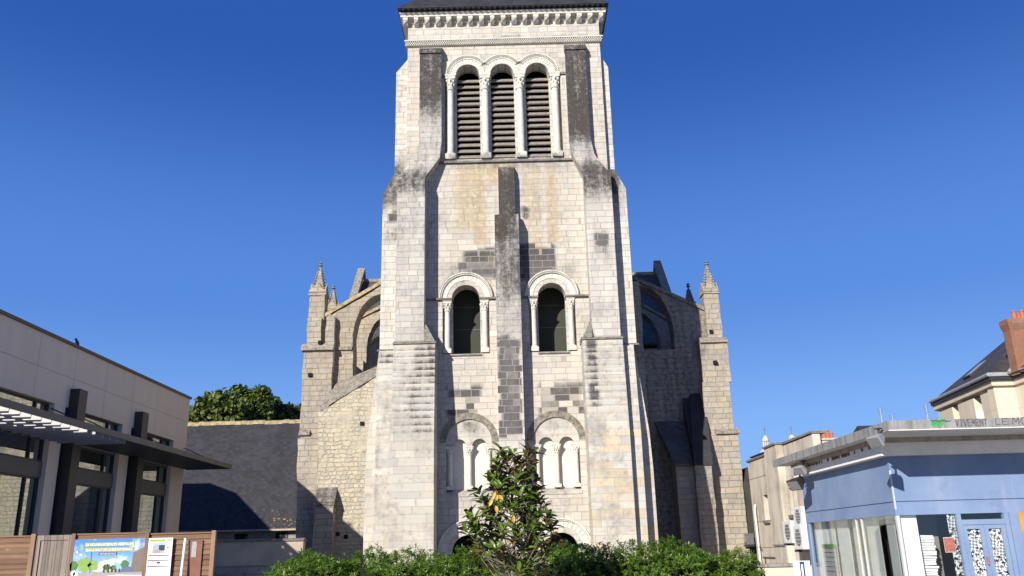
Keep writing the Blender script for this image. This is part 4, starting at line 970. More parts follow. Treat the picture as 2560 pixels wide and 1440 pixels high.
# ------------------------------------------------------------------ blue shop pavilion on the right
YP = 19.0
XP = aX(2237, 1260, YP)
SH = thing('shop', (XP, YP, 0), 'blue corner shop pavilion with a flat concrete canopy, graffiti on its edge', 'shop')
PFAR = 24.9; XPR = 16.0
zb0, zb1 = aZ(2236, 1286, YP), aZ(2232, 1141, YP)
g = NT('chalky_blue_paint'); P = g.pos(); nz = g.noise(.9, 4, .6, P); nf = g.noise(22, 3, .6, P)
mp = g.n('Mapping'); g.t.links.new(P, mp.inputs['Vector']); mp.inputs['Scale'].default_value = (3.5, 3.5, .3); ns = g.noise(1.5, 4, .65, mp.outputs[0])
cb = g.mix(g.ss(g.math('ADD', nz, g.math('MULTIPLY', nf, .25)), .4, .85), (.155, .22, .365), (.21, .28, .415))
cb = g.mix(g.math('MULTIPLY', g.ss(ns, .52, .75), .35), cb, (.30, .33, .42)); cb = g.mix(g.math('MULTIPLY', g.ss(g.noise(1.3, 5, .7, P), .58, .72), .3), cb, (.12, .15, .25))
cb = g.mix(g.math('MULTIPLY', g.ss(g.noise(9, 4, .7, P), .66, .74), .5), cb, (.10, .10, .12))
BLUE = g.out(cb, .6, nf, .1, .008, .25)
BLUE_D = plain('blue_joint', (.05, .07, .16), .7, .2)
g = NT('grey_concrete_edge'); P = g.pos(); mp = g.n('Mapping'); g.t.links.new(P, mp.inputs['Vector']); mp.inputs['Scale'].default_value = (5, 5, .5)
ns = g.noise(1.4, 4, .65, mp.outputs[0]); nf = g.noise(14, 4, .65, P)
CONC = g.out(g.mix(g.ss(g.math('ADD', g.math('MULTIPLY', ns, .7), g.math('MULTIPLY', nf, .3)), .36, .66), (.30, .295, .29), (.165, .16, .155)), .85, nf, .15, .008, .2)
BEAM = plain('off_white_beam', (.78, .75, .70), .7, .10, 3)
SOF2 = plain('cream_soffit', (.68, .63, .57), .8, .12, 1.5)
MB().box(XP, XPR, YP, YP + .25, zb0, zb1).box(XP, XP + .25, YP + .252, PFAR, zb0, zb1).build('sign_band', BLUE, SH)
zj = aZ(2238, 1253, YP); zj2 = aZ(2238, 1268, YP)
MB().box(XP - .012, XPR, YP - .012, YP - .001, zj - .012, zj).box(XP - .012, XP - .001, YP, PFAR, zj - .012, zj).build('band_joint', BLUE_D, SH)
MB().box(XP - .03, XPR, YP - .03, YP - .002, zb0 - .02, zb0 + .10).box(XP - .03, XP - .002, YP, PFAR, zb0 - .02, zb0 + .10).build('lower_trim', BLUE, SH)
MB().box(XP - .014, XP + .02, YP - .014, YP + .02, zb0 + .102, zb1 - .3).build('corner_strip', plain('pale_corner_strip', (.45, .48, .58), .4, .05), SH)
YCN = 17.35; XCN = aX(2220, 1064, YCN); YCF = 25.5
zf0, zf1 = aZ(2226, 1075, YCN), aZ(2216, 1052, YCN)
bb0, bb1 = zb1 - .0, zf0 - .06
MB().box(XP - .22, XPR, YP - .22, YP + .25, zb1 + .002, zf0 - .10).box(XP - .22, XP + .2, YP + .252, PFAR, zb1 + .002, zf0 - .10).build('beam', BEAM, SH)
MB().box(XP - .28, XPR, YP - .28, YP + .2, zf0 - .098, zf0 - .001).box(XP - .28, XP + .2, YP + .202, PFAR, zf0 - .098, zf0 - .001).build('beam_top', plain('stained_beam_top', (.36, .32, .27), .85, .35, 5), SH)
rg = random.Random(4)
m = MB()
for i in range(60):
    y = YP + .3 + 5 * i / 60
    if rg.random() < .6: m.box(XP - .225, XP - .221, y, y + .05 + rg.random() * .07, zf0 - .17 - rg.random() * .03, zf0 - .11)
m.build('rust_streaks', plain('rust_stain', (.20, .11, .06), .9, .4), SH)
MB().box(XCN + .03, XPR, YCN + .03, YCF - .03, zf0, zf1 - .03).build('canopy_soffit', SOF2, SH)
MB().box(XCN, XPR, YCN, YCN + .028, zf0 - .015, zf1).box(XCN, XCN + .028, YCN + .029, YCF, zf0 - .015, zf1).box(XCN + .03, XPR, YCN + .03, YCF, zf1 - .028, zf1 - .002).build('canopy_edge', CONC, SH)
MB().box(XCN - .004, XPR, YCN - .006, YCN - .001, zf0 - .018, zf0 + .004).build('drip_edge', plain('pale_drip', (.6, .58, .54), .6, .05), SH)
MB().box(XP + 1, XPR, YP + 2, PFAR, zb1, zf0 - .1).build('roof_core', CONC, SH)
# hand-written letters on the canopy edge
def strokes(letters, x0, zlo, hgt, w, adv, y, thick, mat, name, parent, jit=.0, slant=.08):
    L = {'V': [[(0, 1), (.5, 0), (1, 1)]], 'I': [[(.5, 1), (.5, 0)], [(.2, 1), (.8, 1)], [(.2, 0), (.8, 0)]], 'E': [[(1, 1), (0, 1), (0, 0), (1, 0)], [(0, .5), (.8, .5)]],
         'M': [[(0, 0), (.1, 1), (.5, .3), (.9, 1), (1, 0)]], 'N': [[(0, 0), (0, 1), (1, 0), (1, 1)]], 'T': [[(0, 1), (1, 1)], [(.5, 1), (.5, 0)]], 'L': [[(0, 1), (0, 0), (1, 0)]],
         'O': [[(.5 + .5 * math.cos(t * .5236), .5 + .5 * math.sin(t * .5236)) for t in range(13)]]}
    m = MB(); x = x0; rg = random.Random(2)
    for ch in letters:
        if ch == ' ': x += adv * .9; continue
        for st in L[ch]:
            pp = [(x + (a + rg.uniform(-jit, jit)) * w + (b - .5) * slant * hgt, zlo + (b + rg.uniform(-jit, jit)) * hgt) for a, b in st]
            for a, b in zip(pp, pp[1:]):
                d = Vector((b[0] - a[0], b[1] - a[1])); d.normalize(); n_ = Vector((-d.y, d.x)) * thick / 2; e = d * thick * .4
                q = [(a[0] - e.x + n_.x, a[1] - e.y + n_.y), (b[0] + e.x + n_.x, b[1] + e.y + n_.y), (b[0] + e.x - n_.x, b[1] + e.y - n_.y), (a[0] - e.x - n_.x, a[1] - e.y - n_.y)]
                k = len(m.f); m.py(q, y - .002 - .00013 * (k % 11), y)
        x += adv
    return m.build(name, mat, parent)
BLK = plain('black_marker', (.07, .07, .075), .7, .1, bump=0)
hz = zf1 - zf0
xv = aX(2389, 1058, YCN); xt = aX(2470, 1055, YCN)
strokes("VIVEMENT", xv, zf0 + .045 * 1, hz * .68, (xt - xv) / 8 * .72, (xt - xv) / 8, YCN - .001, .013, BLK, 'graffiti_lettering', SH, .05)
strokes("LE", aX(2489, 1053, YCN), zf0 + .05, hz * .66, .09, .135, YCN - .001, .013, BLK, 'graffiti_lettering', SH, .05)
strokes("MO", aX(2531, 1052, YCN), zf0 + .05, hz * .75, .13, .17, YCN - .001, .013, BLK, 'graffiti_lettering', SH, .05, .2)
rg = random.Random(11); m = MB()
xa_, xb_ = aX(2326, 1058, YCN), aX(2370, 1058, YCN)
for i in range(26):
    x = xa_ + (xb_ - xa_) * i / 34; z = zf0 + .03 + rg.random() * hz * .45; l = .04 + rg.random() * .06
    m.py([(x, z), (x + .012, z - .006), (x + .02 + l * .5, z + l), (x + l * .4, z + l + .01)], YCN - .002 - .0002 * (i % 7), YCN - .001)
m.build('green_tag', plain('green_spray', (.04, .34, .09), .6, .2), SH)
m = MB()
for i in range(10):
    x = xa_ + (aX(2375, 1050, YCN) - xa_) * i / 10; z = zf1 - .06 + rg.random() * .03; m.py([(x, z), (x + .05, z + .01), (x + .06, z + .03), (x + .01, z + .02)], YCN - .0045 - .0002 * i, YCN - .0035)
m.build('dark_scribble', BLK, SH)
# glazing
PALE = plain('pale_window_panel', (.60, .62, .60), .6, .06, 1.5, bump=0); WHT = plain('white_panel', (.86, .86, .86), .6, .03, 2, bump=0)
DINT = plain('dark_shop_interior', (.045, .04, .036), .9, .3, 2, bump=0); GREY_PANEL = plain('grey_display_back', (.22, .21, .20), .8, .1, 2, bump=0)
FLOORM = plain('shop_floor', (.25, .22, .19), .6, .15)
MB().box(XP + .05, XPR, YP + .05, PFAR, .06, .10).build('floor', FLOORM, SH)
MB().box(XP + .3, XPR, PFAR - .1, PFAR, .1, zb1).box(XP + .3, XPR, YP + .3, PFAR - .11, zb0 + .3, zb0 + .36).build('back_wall', GREY_PANEL, SH)
MB().box(XP, XP + .28, PFAR, PFAR + .1, 0, zb1).build('end_wall', BLUE, SH)
def shx(p, y=1360): return aX(p, y, YP)
m = MB().box(XP - .02, XP + .05, YP - .02, YP + .05, .1, zb0 - .022).build('corner_mullion', plain('aluminium_mullion', (.5, .5, .5), .35, .05), SH)
MB().box(XP - .02, XP + .06, PFAR - .16, PFAR - .002, 0, zb0 - .022).build('end_post', BLUE, SH)
MB().box(XP - .03, XP + .06, YP + .06, PFAR - .17, 0, .45).box(XP + .06, shx(2399), YP - .03, YP + .06, 0, .45).build('stall_riser', BLUE, SH)
MB().box(XP + .0, XP + .008, YP + .06, PFAR - .17, .45, zb0 - .022).build('side_pane', GLASS_SHOP, SH)
MB().box(XP + .06, shx(2399), YP + .0, YP + .008, .45, zb0 - .022).build('front_pane', GLASS_SHOP, SH)
for p in (2146, 2160): 
    yy = atX(p, 1350, XP)[0]; MB().box(XP - .015, XP + .03, yy - .025, yy + .025, .45, zb0 - .022).build('glazing_bar', plain('aluminium_bar', (.55, .54, .5), .35, .05), SH)
# hanging panels behind the side glazing
for a, b, mt in ((2042, 2070, WHT), (2073, 2088, PALE), (2096, 2124, PALE), (2136, 2152, PALE), (2160, 2180, PALE), (2181, 2200, PALE), (2221, 2240, PALE)):
    ya, yb_ = atX(a, 1350, XP + .2)[0], atX(b, 1350, XP + .2)[0]
    MB().box(XP + .20, XP + .23, min(ya, yb_), max(ya, yb_), .5, zb0 + .2).build('hanging_panel', mt, SH)
MB().box(XP + .6, XP + .64, YP + .6, PFAR - .3, .1, zb0 + .2).build('inner_partition', DINT, SH)
ya, yb_ = atX(2060, 1400, XP + .12)[0], atX(2090, 1400, XP + .12)[0]
PO = thing('shutter_board', (XP + .12, ya, .5), 'grey slatted board with a green top strip standing inside the shop side window', 'board')
zt3 = aZ(2075, 1372, (ya + yb_) / 2)
m = MB().box(XP + .12, XP + .15, yb_, ya, .5, zt3).build('board', plain('grey_board', (.42, .43, .43), .6, .1), PO)
MB().box(XP + .115, XP + .155, yb_, ya, zt3 + .002, zt3 + .12).build('green_strip', plain('moss_green', (.12, .24, .08), .7, .2), PO)
m = MB(); [m.box(XP + .116, XP + .119, yb_ + .08, ya - .08, zt3 - .10 - .12 * i, zt3 - .085 - .12 * i) for i in range(5)]; m.build('slat_lines', DINT, PO)
# front window display
MB().box(shx(2254), shx(2306), YP + .10, YP + .14, .5, zb0 - .0).build('white_display_panel', WHT, SH)
MB().box(shx(2310), shx(2399), YP + .9, YP + .94, .1, zb0 + .2).build('display_back', GREY_PANEL, SH)
m = MB(); rg = random.Random(6)
PS = thing('paper_garland', (shx(2315), YP + .3, .5), 'tall stack of folded white paper strips hanging in the front shop window', 'paper display')
z = aZ(2330, 1337, YP + .3); i = 0
while z > .5:
    h_ = .035 + rg.random() * .03; x0, x1 = shx(2312) + rg.uniform(-.02, .03), shx(2352) + rg.uniform(-.03, .03)
    yy = YP + .3 + rg.uniform(-.02, .02); t = rg.uniform(-.012, .012)
    m.py([(x0, z - h_ + .012), (x1, z - h_ + .012 + t), (x1, z + t), (x0, z)], yy, yy + .05); z -= h_; i += 1
m.build('strips', plain('white_paper', (.78, .78, .80), .8, .05, 6), PS)
zr0, zr1 = aZ(2373, 1381, YP + .012), aZ(2373, 1343, YP + .012)
RP = thing('poster', (shx(2361), YP + .012, zr0), 'small red and cream poster on the shop window beside the door', 'poster')
MB().box(shx(2361), shx(2388), YP + .012, YP + .016, zr0, zr1).build('sheet', plain('cream_paper', (.7, .62, .52), .7, .05), RP)
MB().box(shx(2361.6), shx(2387.4), YP + .009, YP + .0115, zr0 + .012, zr1 - .012).build('print', plain('faded_red_print', (.42, .13, .10), .7, .35, 14), RP)
# printed window film
def film_mat(name, ox):
    g = NT(name); P = g.pos(); mp = g.n('Mapping'); g.t.links.new(P, mp.inputs['Vector']); mp.inputs['Rotation'].default_value = (0, .62, 0); mp.inputs['Location'].default_value = (ox, 0, 0)
    ck = g.n('TexChecker'); ck.inputs['Scale'].default_value = 22; g.t.links.new(mp.outputs[0], ck.inputs[0])
    a = g.noise(5, 3, .6, P); b = g.noise(16, 3, .65, P)
    k = g.mix(g.ss(a, .46, .52), ck.outputs[0], g.ss(b, .48, .52))
    return g.out(g.mix(k, (.012, .012, .014), (.66, .69, .68)), .35, spec=.5)
FILM = film_mat('black_white_film', .1)
MB().box(shx(2379), shx(2398), YP + .018, YP + .022, .46, zb0 - .024).build('window_film', FILM, SH)
D0, D1, D2 = shx(2400), shx(2530), shx(2465)
zt1, zt0 = aZ(2460, 1298, YP), aZ(2460, 1311, YP)
dr = MB().box(D0, D0 + .09, YP - .06, YP + .06, 0, zb0 - .022).box(D1 - .09, D1, YP - .06, YP + .06, 0, zb0 - .022).box(D0 + .091, D1 - .091, YP - .055, YP + .055, zt0, zt1).build('door_frame', BLUE, SH)
MB().box(D0 + .092, D1 - .092, YP, YP + .01, zt1 + .001, zb0 - .023).build('transom_pane', GLASS_SHOP, dr)
TEAL = plain('teal_plastic', (.02, .36, .30), .5, .15, 4, bump=.02)
for a, b in ((D0 + .095, D2 - .003), (D2 + .003, D1 - .095)):
    lf = MB().box(a, a + .09, YP - .04, YP + .04, .05, zt0 - .004).box(b - .09, b, YP - .04, YP + .04, .05, zt0 - .004).box(a + .091, b - .091, YP - .038, YP + .038, zt0 - .09, zt0 - .004).box(a + .091, b - .091, YP - .038, YP + .038, .05, .3).build('door', BLUE, SH)
    MB().box(a + .092, b - .092, YP - .002, YP + .004, .302, zt0 - .092).build('door_film', FILM, lf)
MB().box(D2 - .07, D2 - .045, YP - .09, YP - .041, 1.02, 1.18).build('door_handle', plain('worn_handle', (.35, .16, .12), .5, .2), SH)
x0, x1 = shx(2436), shx(2508)
TB = thing('crate', (x0, YP - .10, .3), 'bright teal plastic crate seen behind the shop door glass', 'crate')
m = MB().frustum((x0, x1, YP - .03, YP - .012), .35, (x0 - .01, x1 + .01, YP - .03, YP - .012), aZ(2470, 1392, YP)) if False else MB()
zt4 = aZ(2470, 1392, YP)
m.frustum((x0 + .04, x1 - .04, YP + .12, YP + .5), .1, (x0, x1, YP + .1, YP + .55), zt4); m.box(x0 - .02, x1 + .02, YP + .08, YP + .57, zt4 + .001, zt4 + .04); m.build('body', TEAL, TB)
MB().box(D1 + .002, D1 + .20, YP - .10, YP + .1, 0, zb0 - .022).build('door_post', BLUE, SH)
MB().box(D1 + .202, XPR, YP - .04, YP + .05, 0, aZ(2555, 1331, YP)).build('stall_riser', BLUE, SH)
MB().box(D1 + .202, XPR, YP - .04, YP + .05, aZ(2555, 1331, YP) + .002, zb0 - .022).build('orange_board', plain('orange_plywood', (.52, .26, .05), .7, .15, 3), SH)
# floodlights
ALU = plain('grey_lamp_housing', (.34, .34, .35), .45, .1); LENS = plain('lamp_glass', (.20, .20, .20), .15, .05, bump=0)
def flood(name, label, px_, py_, Y, mat, sc=1.0, up=.25, group=None):
    x, z = at(px_, py_, Y)
    t = thing(name, (x, Y, z), label, 'floodlight', group)
    MB().tube([(x + .08 * sc, Y + .1, z + up), (x + .08 * sc, Y + .1, z + .05), (x, Y, z + .02)], .025 * sc, 6).box(x + .0 * sc, x + .16 * sc, Y + .04, Y + .16, z + up - .02, z + up).build('bracket', BLACKM, t)
    m = MB()
    a = Vector((-.75, -.35, -.55)).normalized(); b = a.cross(Vector((0, 0, 1))).normalized(); c = a.cross(b)
    o_ = Vector((x, Y, z))
    def q(s, w, h): return [o_ + a * s + b * i * w + c * j * h for i, j in ((-1, -1), (1, -1), (1, 1), (-1, 1))]
    vs = q(-.12 * sc, .08 * sc, .06 * sc) + q(.14 * sc, .19 * sc, .13 * sc) + q(.17 * sc, .19 * sc, .13 * sc)
    m.add(vs, [(3, 2, 1, 0), (0, 1, 5, 4), (1, 2, 6, 5), (2, 3, 7, 6), (3, 0, 4, 7), (4, 5, 9, 8), (5, 6, 10, 9), (6, 7, 11, 10), (7, 4, 8, 11), (8, 9, 10, 11)])
    m.build('housing', mat, t)
    vs = q(.172 * sc, .165 * sc, .11 * sc) + q(.178 * sc, .165 * sc, .11 * sc)
    MB().add(vs, [(3, 2, 1, 0), (0, 1, 5, 4), (1, 2, 6, 5), (2, 3, 7, 6), (3, 0, 4, 7), (4, 5, 6, 7)]).build('lens', LENS, t)
    return t
flood('floodlight', 'grey floodlight hanging under the canopy corner of the blue shop', 2196, 1096, YCN + .15, ALU, .85, .22)
flood('floodlight', 'upper grey floodlight at the far end of the shop canopy', 2006, 1170, 23.5, ALU, .9, .2)
flood('floodlight', 'lower black floodlight at the far end of the shop beside the sign band', 1996, 1204, 23.8, BLACKM, 1.15, .3)

# ------------------------------------------------------------------ grey concrete building between church and shop
XG = 10.8
g = NT('streaked_concrete'); P = g.pos(); mp = g.n('Mapping'); g.t.links.new(P, mp.inputs['Vector']); mp.inputs['Scale'].default_value = (1.6, 1.6, .22)
a_ = g.noise(1.2, 5, .65, mp.outputs[0]); b_ = g.noise(1.0, 4, .6, P); c_ = g.noise(20, 3, .6, P)
STREAK = g.out(g.mix(g.ss(g.math('ADD', g.math('MULTIPLY', a_, .6), g.math('ADD', g.math('MULTIPLY', b_, .4), g.math('MULTIPLY', c_, .15))), .48, .82), (.56, .50, .42), (.20, .175, .15)), .9, c_, .2, .01, .2)
GB = thing('concrete_building', (XG, 36, 0), 'stained grey concrete building with small windows between church buttress and blue shop', 'building')
zg1, zg2 = 5.15, 5.30
def gwall(name, y0, y1, z0, z1, x0=XG, x1=XG + .5): return MB().box(x0, x1, y0, y1, z0, z1).build(name, STREAK, GB)
w0 = (atX(1925, 1300, XG)[0], atX(1907, 1237, XG)[0], 2.48, 3.55)
m = MB().px([(36.5, 0), (40.35, 0), (40.35, zg1), (36.5, zg1)], XG, XG + .4, [[(w0[0], w0[2]), (w0[1], w0[2]), (w0[1], w0[3]), (w0[0], w0[3])]]); m.build('wall', STREAK, GB)
MB().box(XG - .3, XG + .4, 34.8, 36.48, 0, zg2 + .05).build('pier', STREAK, GB)
w1 = (33.75, 34.15, 2.58, 3.6); w2 = (34.25, 34.7, 2.58, 3.6)
m = MB().px([(31.4, 0), (34.79, 0), (34.79, zg2), (31.4, zg2)], XG, XG + .4, [[(w[0], w[2]), (w[1], w[2]), (w[1], w[3]), (w[0], w[3])] for w in (w1, w2)]); m.build('wall', STREAK, GB)
MB().box(XG + .002, aX(2050, 1090, 31.2), 31.2, 31.398, 0, zg2 + .03).box(XG + .41, XG + 6, 31.42, 40.3, 0, 5.0).build('end_wall', STREAK, GB)
MB().box(XG - .06, XG + .5, 36.49, 40.42, zg1 + .002, zg1 + .09).box(XG - .36, XG + .5, 34.74, 36.486, zg2 + .052, zg2 + .13).box(XG - .06, XG + .5, 31.15, 34.735, zg2 + .032, zg2 + .11).build('roof_edge', DARK_LEDGE, GB)
for w in (w0, w1, w2):
    wn_ = MB().box(XG + .30, XG + .34, w[0], w[1], w[2], w[3]).build('window', BLACK, GB)
    MB().box(XG + .27, XG + .30, w[0] + .02, w[0] + .07, w[2], w[3]).box(XG + .27, XG + .299, w[1] - .07, w[1] - .02, w[2], w[3]).build('frame', WHT, wn_)
    MB().box(XG - .10, XG + .25, w[0] - .08, w[1] + .08, w[2] - .13, w[2] - .003).build('sill', DARK_LEDGE, wn_)
for zz in (1.35, 2.45, 4.35): MB().box(XG - .012, XG - .001, 36.5, 40.3, zz, zz + .018).build('panel_joint', DARK_LEDGE, GB)
xp, zp = XG - .06, 3.35
MB().tube([(xp, 39.6, 3.2), (xp - .05, 39.55, 3.0), (xp - .05, 39.5, .3)], .045, 8).tube([(xp - .05, 39.5, 1.42), (xp - .2, 39.0, 1.42)], .035, 6).build('drain_pipe', plain('white_pipe', (.66, .64, .60), .5, .1), GB)
MB().tube([(xp, 39.3, .95), (xp, 36.5, .95)], .02, 5).tube([(xp, 38.9, .95), (xp, 38.9, .3)], .02, 5).build('cable', BLACKM, GB)
MB().tube([(xp - .31, 36.4, 1.45), (xp - .31, 34.9, 1.45)], .02, 5).build('cable', BLACKM, GB)
# annexe darkened in colour to stand for the church's shadow, with equipment shelf
YX = 41.6
MB().py(pts([(1846, 1420), (1846, 1262), (1868, 1168), (1900, 1168), (1900, 1420)], YX), YX, YX + 3).build('shaded_annexe', plain('shade_black_wall', (.05, .045, .04), .9, .3), GB)
MB().box(9.4, 12, 47, 49, 0, aZ(1850, 1205, 47)).px([(46.8, aZ(1850, 1205, 47)), (48, aZ(1850, 1178, 48)), (49.2, aZ(1850, 1205, 47))], 9.2, 12).build('rear_roof', SLATE, GB)
def acunit(px_, py_, Y, w, h, d, label, mat=None):
    x, z = at(px_, py_, Y)
    t = thing('air_conditioner', (x, Y, z), label, 'air conditioner', 'air conditioner units outside the concrete building')
    MB().box(x, x + w, Y, Y + d, z, z + h).build('casing', mat or plain('white_enamel', (.66, .66, .64), .45, .08, 3, bump=0), t, bevel=.02)
    m = MB()
    cy_, cz_ = Y + d * .45, z + h * .5; r = h * .36
    pts_ = [(cy_ + r * math.cos(i * .3927), cz_ + r * math.sin(i * .3927)) for i in range(16)]
    m.px(pts_, x - .012, x - .001); m.build('fan_grille', plain('dark_fan_grille', (.16, .16, .16), .6, .2), t)
    m = MB()
    for i in range(5): m.box(x - .018, x - .0125, cy_ - r, cy_ + r, cz_ - r + .08 + 2 * r * i / 5, cz_ - r + .1 + 2 * r * i / 5)
    m.build('louvre_bar', plain('grille_bar', (.5, .5, .5), .5, .1), t)
    MB().box(x - .03, x + w, Y + .05, Y + .1, z - .08, z - .004).box(x - .03, x + w, Y + d - .1, Y + d - .05, z - .08, z - .004).build('bracket', BLACKM, t)
acunit(1982, 1358, 31.6, .75, .78, 1.0, 'white air conditioner unit lowest left, under the pair of small windows')
acunit(2008, 1316, 29.6, .7, .66, .95, 'white air conditioner unit mounted highest, touching the blue shop wall')
acunit(2009, 1374, 29.0, .7, .78, .9, 'white air conditioner unit low beside the shop, right of its neighbour')
acunit(1868, 1362, 40.9, .35, .5, .5, 'small grey air conditioner box in the dark gap beside the church buttress', ink('shade_grey_enamel', (.12, .12, .12)))  # casing colour darkened to stand for the gap's shade
# low wall and sign board in front of it
LW2 = thing('low_wall', (9, 27.5, 0), 'low pale rendered wall with a grey stone top right of the hedge', 'wall')
YL = 27.5; x0, x1 = aX(1872, 1420, YL), aX(2046, 1420, YL); zt = aZ(1940, 1417, YL)
MB().box(x0, x1, YL, YL + .3, 0, zt).build('render', plain('pale_pink_render', (.60, .51, .42), .9, .12, 2), LW2)
MB().box(x0, x1 - .6, YL - .06, YL + .4, zt + .002, zt + .09).build('coping', CONC, LW2)
YSB = 26.5; x0, x1 = aX(1984, 1420, YSB), aX(2026, 1420, YSB); zt = aZ(2005, 1402, YSB)
SG = thing('sign_board', (x0, YSB, 0), 'white board with a blue stripe standing by the low wall at the shop end', 'sign')
MB().box(x0, x1, YSB, YSB + .04, .1, zt).build('board', WHT, SG)
xm = (x0 + x1) / 2; MB().box(xm - .06, xm + .08, YSB - .006, YSB - .001, .1, zt - .02).build('stripe', plain('navy_stripe', (.04, .06, .22), .5, .05), SG)
MB().box(xm - .02, xm + .03, YSB - .010, YSB - .0065, .4, zt - .1).build('stripe_window', WHT, SG)
for xx in (x0 + .03, x1 - .08): MB().box(xx, xx + .05, YSB + .042, YSB + .09, 0, zt).build('leg', BLACKM, SG)

# ------------------------------------------------------------------ far things: lantern towers, chimney house, aerials
PALE_FAR = plain('distant_pale_stone', (.50, .46, .41), .9, .2, .8)
def lantern(px_, ptop, pmid, pbase, Y, wpx, label):
    x, zm = at(px_, pmid, Y); zt_ = aZ(px_, ptop, Y); zb_ = aZ(px_, pbase, Y); r = wpx / 2 * Y / 2119; h = zt_ - zm
    t = thing('lantern_tower', (x, Y, 0), label, 'church tower')
    MB().lathe(x, Y, [(r * 2.4, 0), (r * 2.4, zb_), (r * 1.9, zb_ + .1), (r * 1.35, zm - .8), (r * 1.25, zm - .1), (r * 1.0, zm)], 8).build('base', PALE_FAR, t)
    m = MB()
    for i in range(8):
        a = i * math.pi / 4 + .3; m.lathe(x + r * .78 * math.cos(a), Y + r * .78 * math.sin(a), [(r * .17, zm), (r * .17, zm + h * .5)], 6)
        m.lathe(x + r * 1.7 * math.cos(a), Y + r * 1.7 * math.sin(a), [(r * .2, zb_), (r * .16, zb_ + (zm - zb_) * .45), (.02, zb_ + (zm - zb_) * .7)], 6)
    m.lathe(x, Y, [(r * .45, zm), (r * .45, zm + h * .5)], 8); m.build('lantern_columns', PALE_FAR, t)
    MB().lathe(x, Y, [(r * .98, zm + h * .5), (r * 1.02, zm + h * .56), (r * .85, zm + h * .7), (r * .55, zm + h * .86), (r * .18, zm + h * .96), (r * .1, zm + h)], 12).build('dome', PALE_FAR, t, smooth=True)
    MB().tube([(x, Y, zt_ - .02), (x, Y, zt_ + 1.9)], .05, 5).box(x - .35, x + .35, Y - .04, Y + .04, zt_ + 1.2, zt_ + 1.28).build('cross', GREYM, t)
lantern(1916, 1088, 1118, 1142, 190, 17, 'taller pale lantern dome, left of two cathedral towers above the concrete building')
lantern(1981, 1086, 1104, 1126, 190, 15, 'smaller pale lantern dome, right of two cathedral towers above the concrete building')
YQ = 60
x0, x1 = aX(2095, 1080, YQ), aX(2136, 1080, YQ); zt = aZ(2115, 1080, YQ)
TH = thing('town_house', (x0, YQ, 0), 'distant house whose stone chimney with orange pots rises above the shop canopy', 'house')
MB().box(x0 - 4, x1 + 8, YQ, YQ + 8, 0, 8).build('wall', PALE_FAR, TH)
MB().px([(YQ - .3, 8), (YQ + 4, zt - 1.6), (YQ + 8.3, 8)], x0 - 4.2, x1 + 8.2).build('roof', SLATE, TH)
ch = MB().box(x0, x1, YQ + 3.4, YQ + 4.6, zt - 3, zt - .15).box(x0 - .08, x1 + .08, YQ + 3.3, YQ + 4.7, zt - .148, zt).build('chimney', PALE_FAR, TH)
POT = plain('terracotta_pot', (.42, .13, .06), .8, .2)
for k, hh in enumerate((.62, .5, .68, .45)):
    xx = x0 + .15 + (x1 - x0 - .3) * k / 3; MB().lathe(xx, YQ + 4, [(.15, zt), (.11, zt + hh * .8), (.14, zt + hh * .82), (.13, zt + hh)], 10).build('pot', POT, ch)
def aerial(px_, pt, pb, Y, label, n):
    x, zt_ = at(px_, pt, Y); zb_ = aZ(px_, pb, Y)
    t = thing('aerial', (x, Y, zb_ - 4), label, 'aerial')
    MB().tube([(x, Y, zb_ - 4), (x, Y, zt_)], .035, 6).build('mast', plain('galvanised_mast', (.35, .36, .38), .5, .1), t)
    m = MB(); 
    for i in range(n):
        z = zt_ - .06 - i * .14; l = .30 - .03 * i
        m.tube([(x - l, Y - .2, z - .1), (x + l * .8, Y + .2, z + .12)], .018, 4)
    m.tube([(x - .3, Y + .05, zt_ - .75), (x + .42, Y - .05, zt_ - .85)], .02, 4)
    m.build('rods', plain('aerial_rods', (.2, .2, .22), .5, .1), t)
    # the mast stands on a hidden roof behind the shop
aerial(2200, 1020, 1046, 52, 'dark roof aerial nearest the chimney with the orange pots', 3)
aerial(2230, 1036, 1048, 52, 'short roof aerial, middle of three above the shop canopy', 2)
aerial(2314, 1012, 1045, 52, 'pale roof aerial closest to the tall slate-roofed house', 4)
x0, x1 = aX(2170, 1080, 52), aX(2330, 1080, 52)
HB = thing('hidden_house', (x0, 53, 0), 'roof behind the shop canopy that carries the three aerials', 'house')
zz = aZ(2250, 1062, 53)
MB().box(x0, x1, 51, 58, 0, zz - 2).build('wall', PALE_FAR, HB); MB().px([(50.7, zz - 2), (53, zz), (58.3, zz - 2)], x0 - .2, x1 + .2).build('roof', SLATE, HB)

# ------------------------------------------------------------------ tall slate-roofed house at the right edge
HS = thing('corner_house', (20, 34, 0), 'cream stone house with steep dark slate roof and brick chimney above the blue shop', 'house')
CREAM = panel_mat('cream_house_stone', (.60, .53, .42), 30, .95, 0, .2, .014, .05, .35)
zE = 7.72
A_, B_, C_, D_ = (20.0, 40.2), (19.3, 34.0), (20.25, 34.0), (20.15, 30.5)
def lerp(p, q, t): return (p[0] + (q[0] - p[0]) * t, p[1] + (q[1] - p[1]) * t)
def tpos(px_):                                        # parameter along B-A seen at this photo column
    best = min(range(401), key=lambda i: abs(projx(*lerp(B_, A_, i / 400), 6.8) - px_)); return best / 400
def projx(x, y, z):
    p = Vector((x, y, z - EYE)); return 1280 + FOC * p.dot(AR) / p.dot(AF)
segs = [(2349, 2384), (2398, 2437), (2455, 2486)]
WINW = plain('white_painted_reveal', (.78, .77, .74), .6, .04)
